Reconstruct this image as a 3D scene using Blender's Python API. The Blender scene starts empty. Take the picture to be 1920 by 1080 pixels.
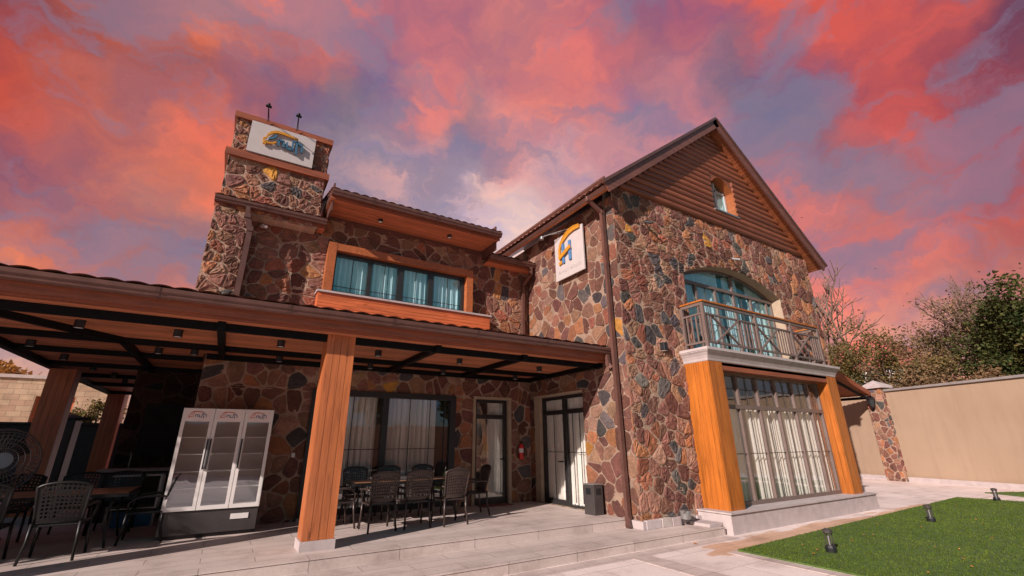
import bpy, bmesh, math, random
from mathutils import Vector, Matrix
random.seed(7)
S = bpy.context.scene
COL = S.collection
V = Vector
PI = math.pi

# ------------------------------------------------------------------ camera
cam_d = bpy.data.cameras.new('camera'); cam = bpy.data.objects.new('camera', cam_d); COL.objects.link(cam); S.camera = cam
yaw, pit, rol = -.554, .336, -.008
fwd = V((-math.sin(yaw)*math.cos(pit), math.cos(yaw)*math.cos(pit), math.sin(pit)))
rt = V((math.cos(yaw), math.sin(yaw), 0)); up = rt.cross(fwd)
r2 = rt*math.cos(rol)+up*math.sin(rol); u2 = up*math.cos(rol)-rt*math.sin(rol)
cam.matrix_world = Matrix(((r2.x, u2.x, -fwd.x, 0), (r2.y, u2.y, -fwd.y, 0), (r2.z, u2.z, -fwd.z, 1.4), (0, 0, 0, 1)))
cam_d.sensor_width = 36; cam_d.lens = 830.6/1920*36
cam_d.clip_start = .05; cam_d.clip_end = 2000

# ------------------------------------------------------------------ exposure, sun
S.view_settings.view_transform = 'Standard'; S.view_settings.look = 'None'
EXPO = .7
S.view_settings.exposure = EXPO; S.view_settings.gamma = 1
sun_dir = V((3.3, 1.33, -1.68)).normalized()
sd = bpy.data.lights.new('sun', 'SUN'); sd.energy = 4.4; sd.angle = math.radians(.5); sd.color = (1, .88, .82)
sun = bpy.data.objects.new('sun', sd); COL.objects.link(sun); sun.location = (-20, -6, 12)
sun.rotation_euler = sun_dir.to_track_quat('-Z', 'Y').to_euler()

# ------------------------------------------------------------------ node helpers
def lin(c):
    return tuple((x/255/12.92 if x/255 <= .04045 else ((x/255+.055)/1.055)**2.4) for x in c)
def N(nt, t, **k):
    n = nt.nodes.new(t)
    for a, b in k.items(): setattr(n, a, b)
    return n
def math_n(nt, op, a, b=None, c=None):
    n = N(nt, 'ShaderNodeMath', operation=op)
    for i, x in enumerate((a, b, c)):
        if x is None: continue
        if isinstance(x, (int, float)): n.inputs[i].default_value = x
        else: nt.links.new(x, n.inputs[i])
    return n.outputs[0]
def vm(nt, op, a, b=None, s=None):
    n = N(nt, 'ShaderNodeVectorMath', operation=op)
    for i, x in enumerate((a, b)):
        if x is None: continue
        if isinstance(x, (tuple, list, Vector)): n.inputs[i].default_value = tuple(x)
        else: nt.links.new(x, n.inputs[i])
    if s is not None:
        if isinstance(s, (int, float)): n.inputs['Scale'].default_value = s
        else: nt.links.new(s, n.inputs['Scale'])
    return n.outputs['Value'] if op in ('DOT_PRODUCT', 'LENGTH') else n.outputs[0]
def noise(nt, vec, scale, detail=4, rough=.55):
    n = N(nt, 'ShaderNodeTexNoise'); n.inputs['Scale'].default_value = scale
    n.inputs['Detail'].default_value = detail; n.inputs['Roughness'].default_value = rough
    nt.links.new(vec, n.inputs['Vector']); return n
def mixc(nt, fac, a, b, mode='MIX'):
    n = N(nt, 'ShaderNodeMix', data_type='RGBA', blend_type=mode)
    for i, x in ((0, fac), (6, a), (7, b)):
        if isinstance(x, (int, float)): n.inputs[i].default_value = x
        elif isinstance(x, (tuple, list)): n.inputs[i].default_value = tuple(x[:3])+(1,)
        else: nt.links.new(x, n.inputs[i])
    return n.outputs[2]
def ramp(nt, fac, stops):
    n = N(nt, 'ShaderNodeValToRGB'); e = n.color_ramp.elements
    while len(e) < len(stops): e.new(.5)
    for q, (p, c) in zip(e, stops):
        q.position = p; q.color = (tuple(c)+(1,)) if len(c) == 3 else c
    nt.links.new(fac, n.inputs[0]); return n.outputs[0]

# ------------------------------------------------------------------ world: sunset clouds
W = bpy.data.worlds.new('World'); S.world = W; W.use_nodes = True
nt = W.node_tree; nt.nodes.clear()
def camdir(px, py):
    return (fwd+r2*((px-960)/830.6)-u2*((py-540)/830.6)).normalized()
# cloud colours as seen towards different parts of the sky (direction, display colour)
SKY = [(40,60,85,60,90),(0,150,195,72,55),(80,150,220,92,62),(140,60,150,80,75),(250,60,190,90,70),(430,35,242,122,76),(320,140,178,92,80),(500,125,112,95,125),(560,70,215,110,92),
(620,20,240,125,105),(700,60,150,100,130),(820,20,172,105,125),(50,260,172,92,95),(180,230,195,105,85),(285,215,122,100,125),(240,265,205,108,92),(420,200,185,100,98),(390,270,222,112,90),
(640,190,112,105,132),(735,160,125,112,142),(800,190,238,126,116),(870,240,108,112,138),(650,300,152,132,152),(730,330,182,150,166),(820,300,180,140,155),(900,400,212,176,182),(950,250,232,142,134),
(1050,190,228,130,120),(1000,80,185,115,125),(1080,110,205,110,118),(1180,60,150,98,122),(1280,40,180,98,115),(1240,170,160,112,135),(1400,130,100,98,130),(1450,160,108,98,128),(1320,220,205,128,140),
(1180,250,175,130,150),(1030,330,185,150,168),(1500,30,232,95,75),(1600,80,210,90,85),(1700,60,182,85,90),(1640,200,180,82,88),(1520,220,112,95,125),(1780,190,205,88,85),(1890,120,80,58,90),
(1910,230,105,62,90),(1450,290,150,110,130),(1600,310,138,102,122),(1770,300,190,88,90),(1895,290,222,90,80),(1700,370,172,110,115),(1480,370,205,118,120),(1780,440,242,100,80),(1650,420,205,112,110),
(1890,400,185,88,85),(1600,500,222,125,120),(1740,520,225,128,112),(1880,500,195,125,115),(60,340,140,90,112),(170,320,155,95,110),(335,330,222,116,85),(120,400,150,100,115),(300,385,150,115,125),
(60,455,218,115,90),(200,430,205,110,90),(260,500,190,112,95),(140,510,222,120,90),(350,470,150,115,125),(280,540,205,112,92),(1750,610,215,150,140),(960,430,225,195,198),(850,385,212,178,185)]
EXTRA = [((0,-.95,.3),(85,125,140)),((.5,-.8,.45),(50,125,150)),((0,-.85,.5),(55,135,155)),((.8,-.5,.5),(50,120,145)),((-.6,-.75,.3),(115,120,128)),((0,-.6,.8),(40,135,160)),((.5,-.35,.8),(50,135,160)),((-.4,-.3,.86),(50,105,130)),
((.9,-.4,.2),(120,120,130)),((.8,-.3,.5),(75,95,120)),((-.95,-.2,.25),(190,130,105)),((-.85,.4,.3),(165,95,85)),((-.6,.2,.78),(120,100,125)),((0,.2,.98),(120,110,140)),
((1,-.1,-.1),(150,120,110)),((-1,0,-.15),(150,115,100)),((0,1,-.1),(150,110,100)),((0,-1,-.1),(120,110,105)),((0,0,-1),(95,80,70)),((-.7,.7,.15),(225,150,120)),((-.35,.93,.05),(215,165,150))]
tc = N(nt, 'ShaderNodeTexCoord'); gen = tc.outputs['Generated']
n1 = noise(nt, gen, 4.0, 3); n2 = noise(nt, gen, 10, 6, .6)
w1 = vm(nt, 'SCALE', vm(nt, 'SUBTRACT', n1.outputs['Color'], (.5, .5, .5)), s=.13)
w2 = vm(nt, 'SCALE', vm(nt, 'SUBTRACT', n2.outputs['Color'], (.5, .5, .5)), s=.16)
dirw = vm(nt, 'NORMALIZE', vm(nt, 'ADD', vm(nt, 'ADD', gen, w1), w2))
accC = accW = None
blobs = [(camdir(a, b), lin((r, g, bb)), 420) for a, b, r, g, bb in SKY]+[(V(d).normalized(), lin(c), 60) for d, c in EXTRA]
for d, c, k in blobs:
    dt = vm(nt, 'DOT_PRODUCT', dirw, d)
    w = math_n(nt, 'EXPONENT', math_n(nt, 'MULTIPLY_ADD', dt, float(k), float(-k)))
    cs = vm(nt, 'SCALE', c, s=w)
    accC = cs if accC is None else vm(nt, 'ADD', accC, cs)
    accW = w if accW is None else math_n(nt, 'ADD', accW, w)
base = vm(nt, 'SCALE', accC, s=math_n(nt, 'DIVIDE', 1.0, math_n(nt, 'ADD', accW, 1e-9)))
mp = N(nt, 'ShaderNodeMapping'); mp.inputs['Scale'].default_value = (1, 1, 2.2); mp.inputs['Rotation'].default_value = (.5, .3, 0)
nt.links.new(dirw, mp.inputs['Vector'])
n3 = noise(nt, mp.outputs[0], 5.0, 9, .60); n3.inputs['Distortion'].default_value = .35
f = ramp(nt, n3.outputs['Fac'], [(.33, (.72, .88, 1.10)), (.45, (.94, .97, 1.03)), (.54, (1.10, 1.07, .97)), (.66, (1.42, 1.20, .96))])
sky1 = mixc(nt, 1, base, f, 'MULTIPLY')
# grey-blue gaps where the cloud cover thins
n4 = noise(nt, mp.outputs[0], 2.6, 7, .6); gap = ramp(nt, n4.outputs['Fac'], [(.42, (.6, .6, .6)), (.50, (0, 0, 0))])
sky2 = mixc(nt, gap, sky1, lin((128, 124, 150)))
bg = N(nt, 'ShaderNodeBackground'); nt.links.new(sky2, bg.inputs['Color']); bg.inputs['Strength'].default_value = 1/(2**EXPO)
wo = N(nt, 'ShaderNodeOutputWorld'); nt.links.new(bg.outputs[0], wo.inputs[0])

# ------------------------------------------------------------------ materials
def new_mat(name):
    m = bpy.data.materials.new(name); m.use_nodes = True; nt = m.node_tree
    b = nt.nodes['Principled BSDF']; return m, nt, b
def objco(nt):
    return N(nt, 'ShaderNodeTexCoord').outputs['Object']
def tint(nt):
    a = N(nt, 'ShaderNodeAttribute', attribute_name='tint'); return a.outputs['Color']
def bump(nt, b, h, strength, dist):
    n = N(nt, 'ShaderNodeBump'); n.inputs['Strength'].default_value = strength; n.inputs['Distance'].default_value = dist
    nt.links.new(h, n.inputs['Height']); nt.links.new(n.outputs[0], b.inputs['Normal'])
def plain(name, col, rough=.5, metal=0, var=.15, scale=6, bmp=0, bscale=40, spec=.5):
    m, nt, b = new_mat(name); co = objco(nt)
    n = noise(nt, co, scale, 5)
    dark = tuple(x*(1-var) for x in col); light = tuple(min(1, x*(1+var)) for x in col)
    c = ramp(nt, n.outputs['Fac'], [(.3, dark), (.7, light)])
    c = mixc(nt, 1, c, tint(nt), 'MULTIPLY')
    nt.links.new(c, b.inputs['Base Color']); b.inputs['Roughness'].default_value = rough; b.inputs['Metallic'].default_value = metal
    b.inputs['Specular IOR Level'].default_value = spec
    if bmp:
        n2 = noise(nt, co, bscale, 5, .6); bump(nt, b, n2.outputs['Fac'], 1, bmp)
    return m
def wood(name, col, axis, rough=.45, groove=None, contrast=.45):
    m, nt, b = new_mat(name); co = objco(nt)
    mp = N(nt, 'ShaderNodeMapping'); sc = [14, 14, 14]; sc[axis] = .9; mp.inputs['Scale'].default_value = sc
    nt.links.new(co, mp.inputs['Vector'])
    n = noise(nt, mp.outputs[0], 1.6, 7, .62); n.inputs['Distortion'].default_value = .7
    d = tuple(x*(1-contrast) for x in col); l = tuple(min(1, x*(1+contrast*.6)) for x in col)
    c = ramp(nt, n.outputs['Fac'], [(.28, d), (.5, col), (.75, l)])
    n2 = noise(nt, co, .9, 3); c = mixc(nt, .5, c, ramp(nt, n2.outputs['Fac'], [(.3, (.72, .66, .62)), (.7, (1.15, 1.1, 1.05))]), 'MULTIPLY')
    # knots
    mk = N(nt, 'ShaderNodeMapping'); s2 = [5, 5, 5]; s2[axis] = 1.6; mk.inputs['Scale'].default_value = s2; nt.links.new(co, mk.inputs['Vector'])
    vo = N(nt, 'ShaderNodeTexVoronoi'); vo.inputs['Scale'].default_value = 1; nt.links.new(mk.outputs[0], vo.inputs['Vector'])
    kf = ramp(nt, vo.outputs['Distance'], [(.02, (.35, .25, .2)), (.11, (1, 1, 1))])
    c = mixc(nt, .8, c, kf, 'MULTIPLY')
    c = mixc(nt, 1, c, tint(nt), 'MULTIPLY')
    nt.links.new(c, b.inputs['Base Color']); b.inputs['Roughness'].default_value = rough
    bump(nt, b, n.outputs['Fac'], .5, .004)
    return m
def stone_mat():
    m, nt, b = new_mat('rubble_stone'); co = objco(nt)
    n = noise(nt, co, 5, 8, .7); n2 = noise(nt, co, 28, 6, .7)
    mu = N(nt, 'ShaderNodeTexMusgrave') if False else None
    c = mixc(nt, 1, tint(nt), ramp(nt, n.outputs['Fac'], [(.25, (.58, .55, .54)), (.5, (1, 1, 1)), (.75, (1.42, 1.32, 1.22))]), 'MULTIPLY')
    c = mixc(nt, .7, c, ramp(nt, n2.outputs['Fac'], [(.3, (.55, .52, .5)), (.65, (1.25, 1.22, 1.2))]), 'MULTIPLY')
    nt.links.new(c, b.inputs['Base Color']); b.inputs['Roughness'].default_value = .85; b.inputs['Specular IOR Level'].default_value = .25
    h = math_n(nt, 'ADD', math_n(nt, 'MULTIPLY', noise(nt, co, 9, 4, .6).outputs['Fac'], 1.0), math_n(nt, 'MULTIPLY', n2.outputs['Fac'], .35))
    bump(nt, b, h, 1, .022)
    return m
def glass_mat(name, refl=.3, rc=(.8, .95, 1), tr=(.75, .85, .85)):
    m = bpy.data.materials.new(name); m.use_nodes = True; nt = m.node_tree; nt.nodes.clear()
    gl = N(nt, 'ShaderNodeBsdfGlossy'); gl.inputs['Roughness'].default_value = .01; gl.inputs['Color'].default_value = rc+(1,)
    tb = N(nt, 'ShaderNodeBsdfTransparent'); tb.inputs['Color'].default_value = tr+(1,)
    fr = N(nt, 'ShaderNodeLayerWeight'); fr.inputs['Blend'].default_value = .5; f5 = math_n(nt, 'POWER', fr.outputs['Facing'], 4.0)
    nn = noise(nt, objco(nt), 1.3, 2); bp = N(nt, 'ShaderNodeBump'); bp.inputs['Distance'].default_value = .01; bp.inputs['Strength'].default_value = .35
    nt.links.new(nn.outputs['Fac'], bp.inputs['Height']); nt.links.new(bp.outputs[0], gl.inputs['Normal'])
    fac = math_n(nt, 'MULTIPLY_ADD', f5, 1-refl, refl)
    mx = N(nt, 'ShaderNodeMixShader'); nt.links.new(fac, mx.inputs[0]); nt.links.new(tb.outputs[0], mx.inputs[1]); nt.links.new(gl.outputs[0], mx.inputs[2])
    o = N(nt, 'ShaderNodeOutputMaterial'); nt.links.new(mx.outputs[0], o.inputs[0]); return m
def paving(name, col, sx, sy, mortar, stain=False, off=.5):
    m, nt, b = new_mat(name); co = objco(nt)
    br = N(nt, 'ShaderNodeTexBrick'); br.inputs['Scale'].default_value = 1; br.offset = off
    br.inputs['Brick Width'].default_value = sx; br.inputs['Row Height'].default_value = sy; br.inputs['Mortar Size'].default_value = .006
    br.inputs['Mortar Smooth'].default_value = .3
    br.inputs['Color1'].default_value = tuple(x*.93 for x in col)+(1,); br.inputs['Color2'].default_value = tuple(min(1, x*1.06) for x in col)+(1,)
    br.inputs['Mortar'].default_value = tuple(mortar)+(1,); nt.links.new(co, br.inputs['Vector'])
    n = noise(nt, co, 1.4, 6, .65); n2 = noise(nt, co, 30, 5, .7)
    c = mixc(nt, .8, br.outputs['Color'], ramp(nt, n.outputs['Fac'], [(.3, (.62, .58, .56)), (.5, (.97, .96, .95)), (.75, (1.1, 1.1, 1.09))]), 'MULTIPLY')
    c = mixc(nt, .45, c, ramp(nt, n2.outputs['Fac'], [(.3, (.75, .73, .71)), (.6, (1.05, 1.05, 1.05))]), 'MULTIPLY')
    if stain:
        mp = N(nt, 'ShaderNodeMapping'); mp.inputs['Scale'].default_value = (.35, 1.6, 1); nt.links.new(co, mp.inputs['Vector'])
        ns = noise(nt, mp.outputs[0], 1.5, 5, .6)
        sx_ = N(nt, 'ShaderNodeSeparateXYZ'); nt.links.new(co, sx_.inputs[0])
        yb = math_n(nt, 'SUBTRACT', .42, math_n(nt, 'ABSOLUTE', math_n(nt, 'SUBTRACT', sx_.outputs[1], 5.35)))
        xb = math_n(nt, 'MINIMUM', math_n(nt, 'SUBTRACT', sx_.outputs[0], 6.9), math_n(nt, 'SUBTRACT', 17.0, sx_.outputs[0]))
        mk = math_n(nt, 'MINIMUM', yb, math_n(nt, 'MULTIPLY', xb, .5))
        mk = math_n(nt, 'ADD', mk, math_n(nt, 'MULTIPLY', math_n(nt, 'SUBTRACT', ns.outputs['Fac'], .5), 1.1))
        k = ramp(nt, mk, [(.06, (0, 0, 0)), (.12, (1, 1, 1))])
        c = mixc(nt, k, c, mixc(nt, 1, c, (.80, .60, .44), 'MULTIPLY'))
    c = mixc(nt, 1, c, tint(nt), 'MULTIPLY')
    nt.links.new(c, b.inputs['Base Color']); b.inputs['Roughness'].default_value = .6
    bump(nt, b, n2.outputs['Fac'], .4, .004)
    return m
M = dict(
 stone=stone_mat(),
 mortar=plain('lime_mortar', (.46, .345, .265), .95, var=.25, scale=5, bmp=.02, bscale=30),
 post=wood('post_timber', (.41, .125, .042), 2, .42), postx=wood('orange_timber_horizontal', (.25, .072, .034), 0, .45), posty=wood('orange_timber_depth', (.34, .10, .032), 1, .45),
 bay=wood('honey_timber', (.37, .112, .016), 2, .4),
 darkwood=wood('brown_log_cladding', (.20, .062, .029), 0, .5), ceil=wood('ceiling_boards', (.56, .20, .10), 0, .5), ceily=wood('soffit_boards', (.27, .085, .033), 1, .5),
 panel=wood('red_cedar_panel', (.52, .13, .045), 0, .42),
 steel=plain('black_steel', (.004, .004, .0045), .55, var=.3, spec=.15), rake=wood('rake_board', (.14, .055, .04), 0, .5), revealwood=wood('window_lining', (.30, .09, .025), 1, .5), gutter=plain('brown_metal', (.13, .062, .05), .32, .25, var=.15),
 tile=plain('clay_tile', (.42, .19, .135), .75, var=.25, scale=8, bmp=.006, bscale=30),
 frame=plain('bronze_frame', (.055, .042, .036), .4, var=.1), framel=plain('taupe_frame', (.14, .098, .085), .4, var=.1), framed=plain('anthracite_frame', (.02, .018, .018), .4, var=.1),
 glass=glass_mat('window_glass', .11, (.92, .95, .96), (.96, .95, .93)), coated=glass_mat('coated_glass', .13, (.50, .94, 1.0), (.86, .95, .97)),
 fridgeglass=glass_mat('cooler_glass', .14, (.9, .95, 1), (.95, .97, .97)),
 curtain=plain('sheer_curtain', (.88, .86, .84), .9, var=.05, scale=2), white=plain('white_panel', (.72, .67, .64), .5, var=.05),
 signw=plain('sign_board_white', (.42, .37, .36), .5, var=.04), slab=plain('cast_stone', (.40, .335, .325), .8, var=.12, scale=5, bmp=.004), plaster=plain('beige_plaster', (.295, .195, .13), .9, var=.10, scale=.7, bmp=.004, bscale=60),
 reveal=plain('taupe_plaster', (.36, .27, .19), .9, var=.1, bmp=.003),
 paving=paving('pale_paving', (.74, .61, .575), 1.2, .9, (.34, .27, .245), True), terrace=paving('terrace_tile', (.52, .425, .39), 1.2, .30, (.24, .19, .17)),
 band=paving('grey_paving_band', (.53, .425, .39), .6, .3, (.28, .22, .2)),
 chair=plain('cast_aluminium_bronze', (.055, .037, .032), .34, .35, var=.2, scale=20), chaird=plain('cast_aluminium_black', (.012, .011, .011), .42, .3, var=.2, scale=20),
 tabletop=wood('table_slats', (.42, .20, .10), 0, .35),
 black=plain('black_plastic', (.012, .013, .015), .45, var=.2), grey=plain('grey_metal', (.30, .29, .29), .35, .6, var=.1), lens=plain('lamp_lens', (.75, .72, .68), .3, var=.05),
 red=plain('red_enamel', (.60, .02, .02), .3, var=.1), lid=plain('slate_lid', (.05, .075, .10), .5), copg=plain('grey_coping', (.22, .19, .18), .7), blue=plain('blue_plastic', (.02, .13, .28), .5, var=.15),
 logo_o=plain('amber_acrylic', (.46, .20, .02), .35, var=.1), logo_b=plain('blue_acrylic', (.05, .12, .19), .35, var=.1), logo_l=plain('sky_blue_acrylic', (.07, .17, .34), .35, var=.1), logo_r=plain('brick_red_print', (.50, .13, .07), .5), logo_n=plain('navy_print', (.05, .08, .17), .5),
 inkgrey=plain('grey_lettering', (.38, .33, .32), .5), interior=plain('interior_wall', (.22, .19, .17), .9), intdark=plain('dark_interior', (.05, .045, .04), .9),
 soot=plain('soot_black', (.012, .011, .011), .9, var=.4, bmp=.02, bscale=8), bin=plain('grey_bin_metal', (.075, .066, .064), .35, .4, var=.08),
 mat=plain('red_brown_doormat', (.16, .045, .035), .95, bmp=.004, bscale=120), leaf=plain('fallen_leaf', (.55, .20, .05), .8, var=.4, scale=30),
 darkwall=plain('charcoal_render', (.045, .04, .036), .9, var=.15), soil=plain('lawn_soil', (.06, .10, .015), .95, var=.3, scale=9),
)
def blockwall():
    m, nt, b = new_mat('tuff_blocks'); co = objco(nt)
    mp = N(nt, 'ShaderNodeMapping'); mp.inputs['Rotation'].default_value = (PI/2, 0, 0); nt.links.new(co, mp.inputs[0])
    br = N(nt, 'ShaderNodeTexBrick'); br.inputs['Scale'].default_value = 1; br.inputs['Brick Width'].default_value = .5; br.inputs['Row Height'].default_value = .25; br.inputs['Mortar Size'].default_value = .012
    br.inputs['Color1'].default_value = (.42, .26, .17, 1); br.inputs['Color2'].default_value = (.50, .35, .23, 1); br.inputs['Mortar'].default_value = (.28, .19, .13, 1)
    nt.links.new(mp.outputs[0], br.inputs['Vector'])
    c = mixc(nt, .7, br.outputs['Color'], ramp(nt, noise(nt, co, 2, 6).outputs['Fac'], [(.3, (.6, .55, .5)), (.7, (1.2, 1.15, 1.1))]), 'MULTIPLY')
    nt.links.new(c, b.inputs['Base Color']); b.inputs['Roughness'].default_value = .9; return m
M['block'] = blockwall()
def render_coat():
    m, nt, b = new_mat('streaked_render'); co = objco(nt)
    mp = N(nt, 'ShaderNodeMapping'); mp.inputs['Scale'].default_value = (2.2, 2.2, .22); nt.links.new(co, mp.inputs[0])
    st = noise(nt, mp.outputs[0], 2.2, 6, .6); pa = noise(nt, co, .55, 6, .6); fi = noise(nt, co, 45, 4, .7)
    c = ramp(nt, pa.outputs['Fac'], [(.3, (.30, .205, .138)), (.7, (.345, .24, .165))])
    c = mixc(nt, .28, c, ramp(nt, st.outputs['Fac'], [(.34, (.74, .72, .70)), (.52, (1, 1, 1)), (.75, (1.04, 1.04, 1.04))]), 'MULTIPLY')
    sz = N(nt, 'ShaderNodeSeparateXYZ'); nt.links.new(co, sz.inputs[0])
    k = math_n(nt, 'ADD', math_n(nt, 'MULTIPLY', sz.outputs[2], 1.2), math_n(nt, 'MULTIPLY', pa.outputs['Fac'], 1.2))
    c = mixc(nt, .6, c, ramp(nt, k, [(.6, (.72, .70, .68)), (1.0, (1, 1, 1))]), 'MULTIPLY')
    nt.links.new(c, b.inputs['Base Color']); b.inputs['Roughness'].default_value = .92; bump(nt, b, fi.outputs['Fac'], .6, .004); return m
M['plaster'] = render_coat()
def foliage(name, a, c2, trans=.35):
    m, nt, b = new_mat(name); co = objco(nt)
    n = noise(nt, co, 1.1, 4, .6); n2 = noise(nt, co, 12, 2)
    c = ramp(nt, math_n(nt, 'MULTIPLY_ADD', n2.outputs['Fac'], .4, math_n(nt, 'MULTIPLY', n.outputs['Fac'], .6)), [(.35, a), (.65, c2)])
    c = mixc(nt, 1, c, tint(nt), 'MULTIPLY')
    nt.links.new(c, b.inputs['Base Color']); b.inputs['Roughness'].default_value = .7; b.inputs['Specular IOR Level'].default_value = .2
    tl = N(nt, 'ShaderNodeBsdfTranslucent'); nt.links.new(c, tl.inputs['Color'])
    mx = N(nt, 'ShaderNodeMixShader'); mx.inputs[0].default_value = trans; nt.links.new(b.outputs[0], mx.inputs[1]); nt.links.new(tl.outputs[0], mx.inputs[2])
    nt.links.new(mx.outputs[0], nt.nodes['Material Output'].inputs[0]); return m
M['grass'] = foliage('grass_blade', (.058, .108, .010), (.115, .172, .018), .32)
M['olive'] = foliage('olive_leaf', (.09, .08, .028), (.21, .155, .05)); M['dry'] = foliage('dry_leaf', (.17, .11, .06), (.28, .18, .09)); M['green'] = foliage('dark_green_leaf', (.03, .055, .018), (.11, .11, .03))
M['autumn'] = foliage('autumn_leaf', (.28, .12, .03), (.50, .24, .06)); M['bark'] = plain('bark', (.16, .10, .075), .95, var=.3, bmp=.02)
M['nbgreen'] = plain('green_paint', (.10, .17, .12), .8); M['nbred'] = plain('red_roof', (.38, .10, .075), .8, var=.3); M['nbwhite'] = plain('white_paint', (.7, .66, .64), .7)

# ------------------------------------------------------------------ mesh builder
class MB:
    def __init__(s): s.v = []; s.f = []; s.t = []; s.m = []
    def add(s, vs, fs, t=(1, 1, 1), mi=0):
        o = len(s.v); s.v += [tuple(p) for p in vs]
        for q in fs: s.f.append([o+i for i in q]); s.t.append(t); s.m.append(mi)
        return s
    def box(s, x0, x1, y0, y1, z0, z1, t=(1, 1, 1), mi=0):
        vs = [(x, y, z) for z in (z0, z1) for y in (y0, y1) for x in (x0, x1)]
        return s.add(vs, [(0, 2, 3, 1), (4, 5, 7, 6), (0, 1, 5, 4), (2, 6, 7, 3), (0, 4, 6, 2), (1, 3, 7, 5)], t, mi)
    def beam(s, p, q, w, h, upv=(0, 0, 1), t=(1, 1, 1), mi=0):
        p, q = V(p), V(q); d = (q-p).normalized(); a = d.cross(V(upv))
        a = a.normalized() if a.length > 1e-4 else V((1, 0, 0)); b = a.cross(d).normalized()
        vs = [e+a*(i*w/2)+b*(j*h/2) for e in (p, q) for i, j in ((-1, -1), (1, -1), (1, 1), (-1, 1))]
        return s.add(vs, [(0, 1, 2, 3), (4, 7, 6, 5), (0, 4, 5, 1), (1, 5, 6, 2), (2, 6, 7, 3), (3, 7, 4, 0)], t, mi)
    def tube(s, pts, r, n=8, t=(1, 1, 1), mi=0, cap=True):
        pts = [V(p) for p in pts]; L = len(pts); rs = r if isinstance(r, (list, tuple)) else [r]*L
        vs = []; ref = None
        for i, p in enumerate(pts):
            d = (pts[min(i+1, L-1)]-pts[max(i-1, 0)]).normalized()
            if ref is None: ref = V((0, 0, 1)) if abs(d.z) < .9 else V((1, 0, 0))
            a = d.cross(ref).normalized(); b = a.cross(d).normalized(); ref = b
            vs += [p+(a*math.cos(2*PI*k/n)+b*math.sin(2*PI*k/n))*rs[i] for k in range(n)]
        fs = [(i*n+k, i*n+(k+1) % n, (i+1)*n+(k+1) % n, (i+1)*n+k) for i in range(L-1) for k in range(n)]
        if cap: fs += [tuple(range(n))[::-1], tuple((L-1)*n+k for k in range(n))]
        return s.add(vs, fs, t, mi)
    def prism(s, poly, fn, n0, n1, t=(1, 1, 1), mi=0):
        k = len(poly); vs = [fn(u, v, n0) for u, v in poly]+[fn(u, v, n1) for u, v in poly]
        return s.add(vs, [tuple(range(k)), tuple(range(k, 2*k))[::-1]]+[(i, (i+1) % k, k+(i+1) % k, k+i) for i in range(k)], t, mi)
    def ribbon(s, pts, w, fn, n0, n1, t=(1, 1, 1), mi=0):
        L = len(pts); ws = w if isinstance(w, (list, tuple)) else [w]*L; lft, rgt = [], []
        for i, (x, y) in enumerate(pts):
            ax, ay = pts[max(i-1, 0)]; bx, by = pts[min(i+1, L-1)]; dx, dy = bx-ax, by-ay; l = math.hypot(dx, dy) or 1
            lft.append((x-dy/l*ws[i]/2, y+dx/l*ws[i]/2)); rgt.append((x+dy/l*ws[i]/2, y-dx/l*ws[i]/2))
        for i in range(L-1): s.prism([lft[i], rgt[i], rgt[i+1], lft[i+1]], fn, n0, n1, t, mi)
        return s
    def lathe(s, c, prof, n=24, axis='z', t=(1, 1, 1), mi=0):
        vs = []
        for r, h in prof:
            for k in range(n):
                a = 2*PI*k/n; p = (r*math.cos(a), r*math.sin(a), h)
                if axis == 'y': p = (p[0], p[2], p[1])
                if axis == 'x': p = (p[2], p[0], p[1])
                vs.append(V(c)+V(p))
        fs = [(i*n+k, i*n+(k+1) % n, (i+1)*n+(k+1) % n, (i+1)*n+k) for i in range(len(prof)-1) for k in range(n)]
        fs += [tuple(range(n))[::-1], tuple((len(prof)-1)*n+k for k in range(n))]
        return s.add(vs, fs, t, mi)
    def build(s, name, mats, parent=None, smooth=False, bevel=0):
        off = V((0, 0, 0)); p = parent
        while p is not None: off += p.location; p = p.parent
        me = bpy.data.meshes.new(name); me.from_pydata([tuple(V(v)-off) for v in s.v], [], s.f); me.update()
        if not isinstance(mats, (list, tuple)): mats = [mats]
        for m in mats: me.materials.append(M[m] if isinstance(m, str) else m)
        at = me.attributes.new('tint', 'FLOAT_COLOR', 'FACE')
        flat = []
        for t in s.t: flat += [t[0], t[1], t[2], 1]
        at.data.foreach_set('color', flat)
        me.polygons.foreach_set('material_index', s.m)
        if smooth: me.polygons.foreach_set('use_smooth', [True]*len(s.f))
        bm = bmesh.new(); bm.from_mesh(me); bmesh.ops.recalc_face_normals(bm, faces=bm.faces); bm.to_mesh(me); bm.free()
        o = bpy.data.objects.new(name, me); COL.objects.link(o)
        if parent: o.parent = parent
        if bevel:
            b = o.modifiers.new('bevel', 'BEVEL'); b.width = bevel; b.segments = 2; b.limit_method = 'ANGLE'
        return o
def thing(name, label, cat, loc=(0, 0, 0), group=None, rz=0):
    o = bpy.data.objects.new(name, None); COL.objects.link(o); o.location = loc; o.rotation_euler = (0, 0, rz); o.empty_display_size = .2
    o['label'] = label; o['category'] = cat
    if group: o['group'] = group
    return o
def tag(o, label, cat, group=None):
    o['label'] = label; o['category'] = cat
    if group: o['group'] = group
    return o
def struct(o): o['kind'] = 'structure'; return o
def rnd(a, b): return random.uniform(a, b)
def tn(v=.1):
    k = 1+rnd(-v, v); return (k, k*rnd(.97, 1.03), k*rnd(.96, 1.04))

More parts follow.
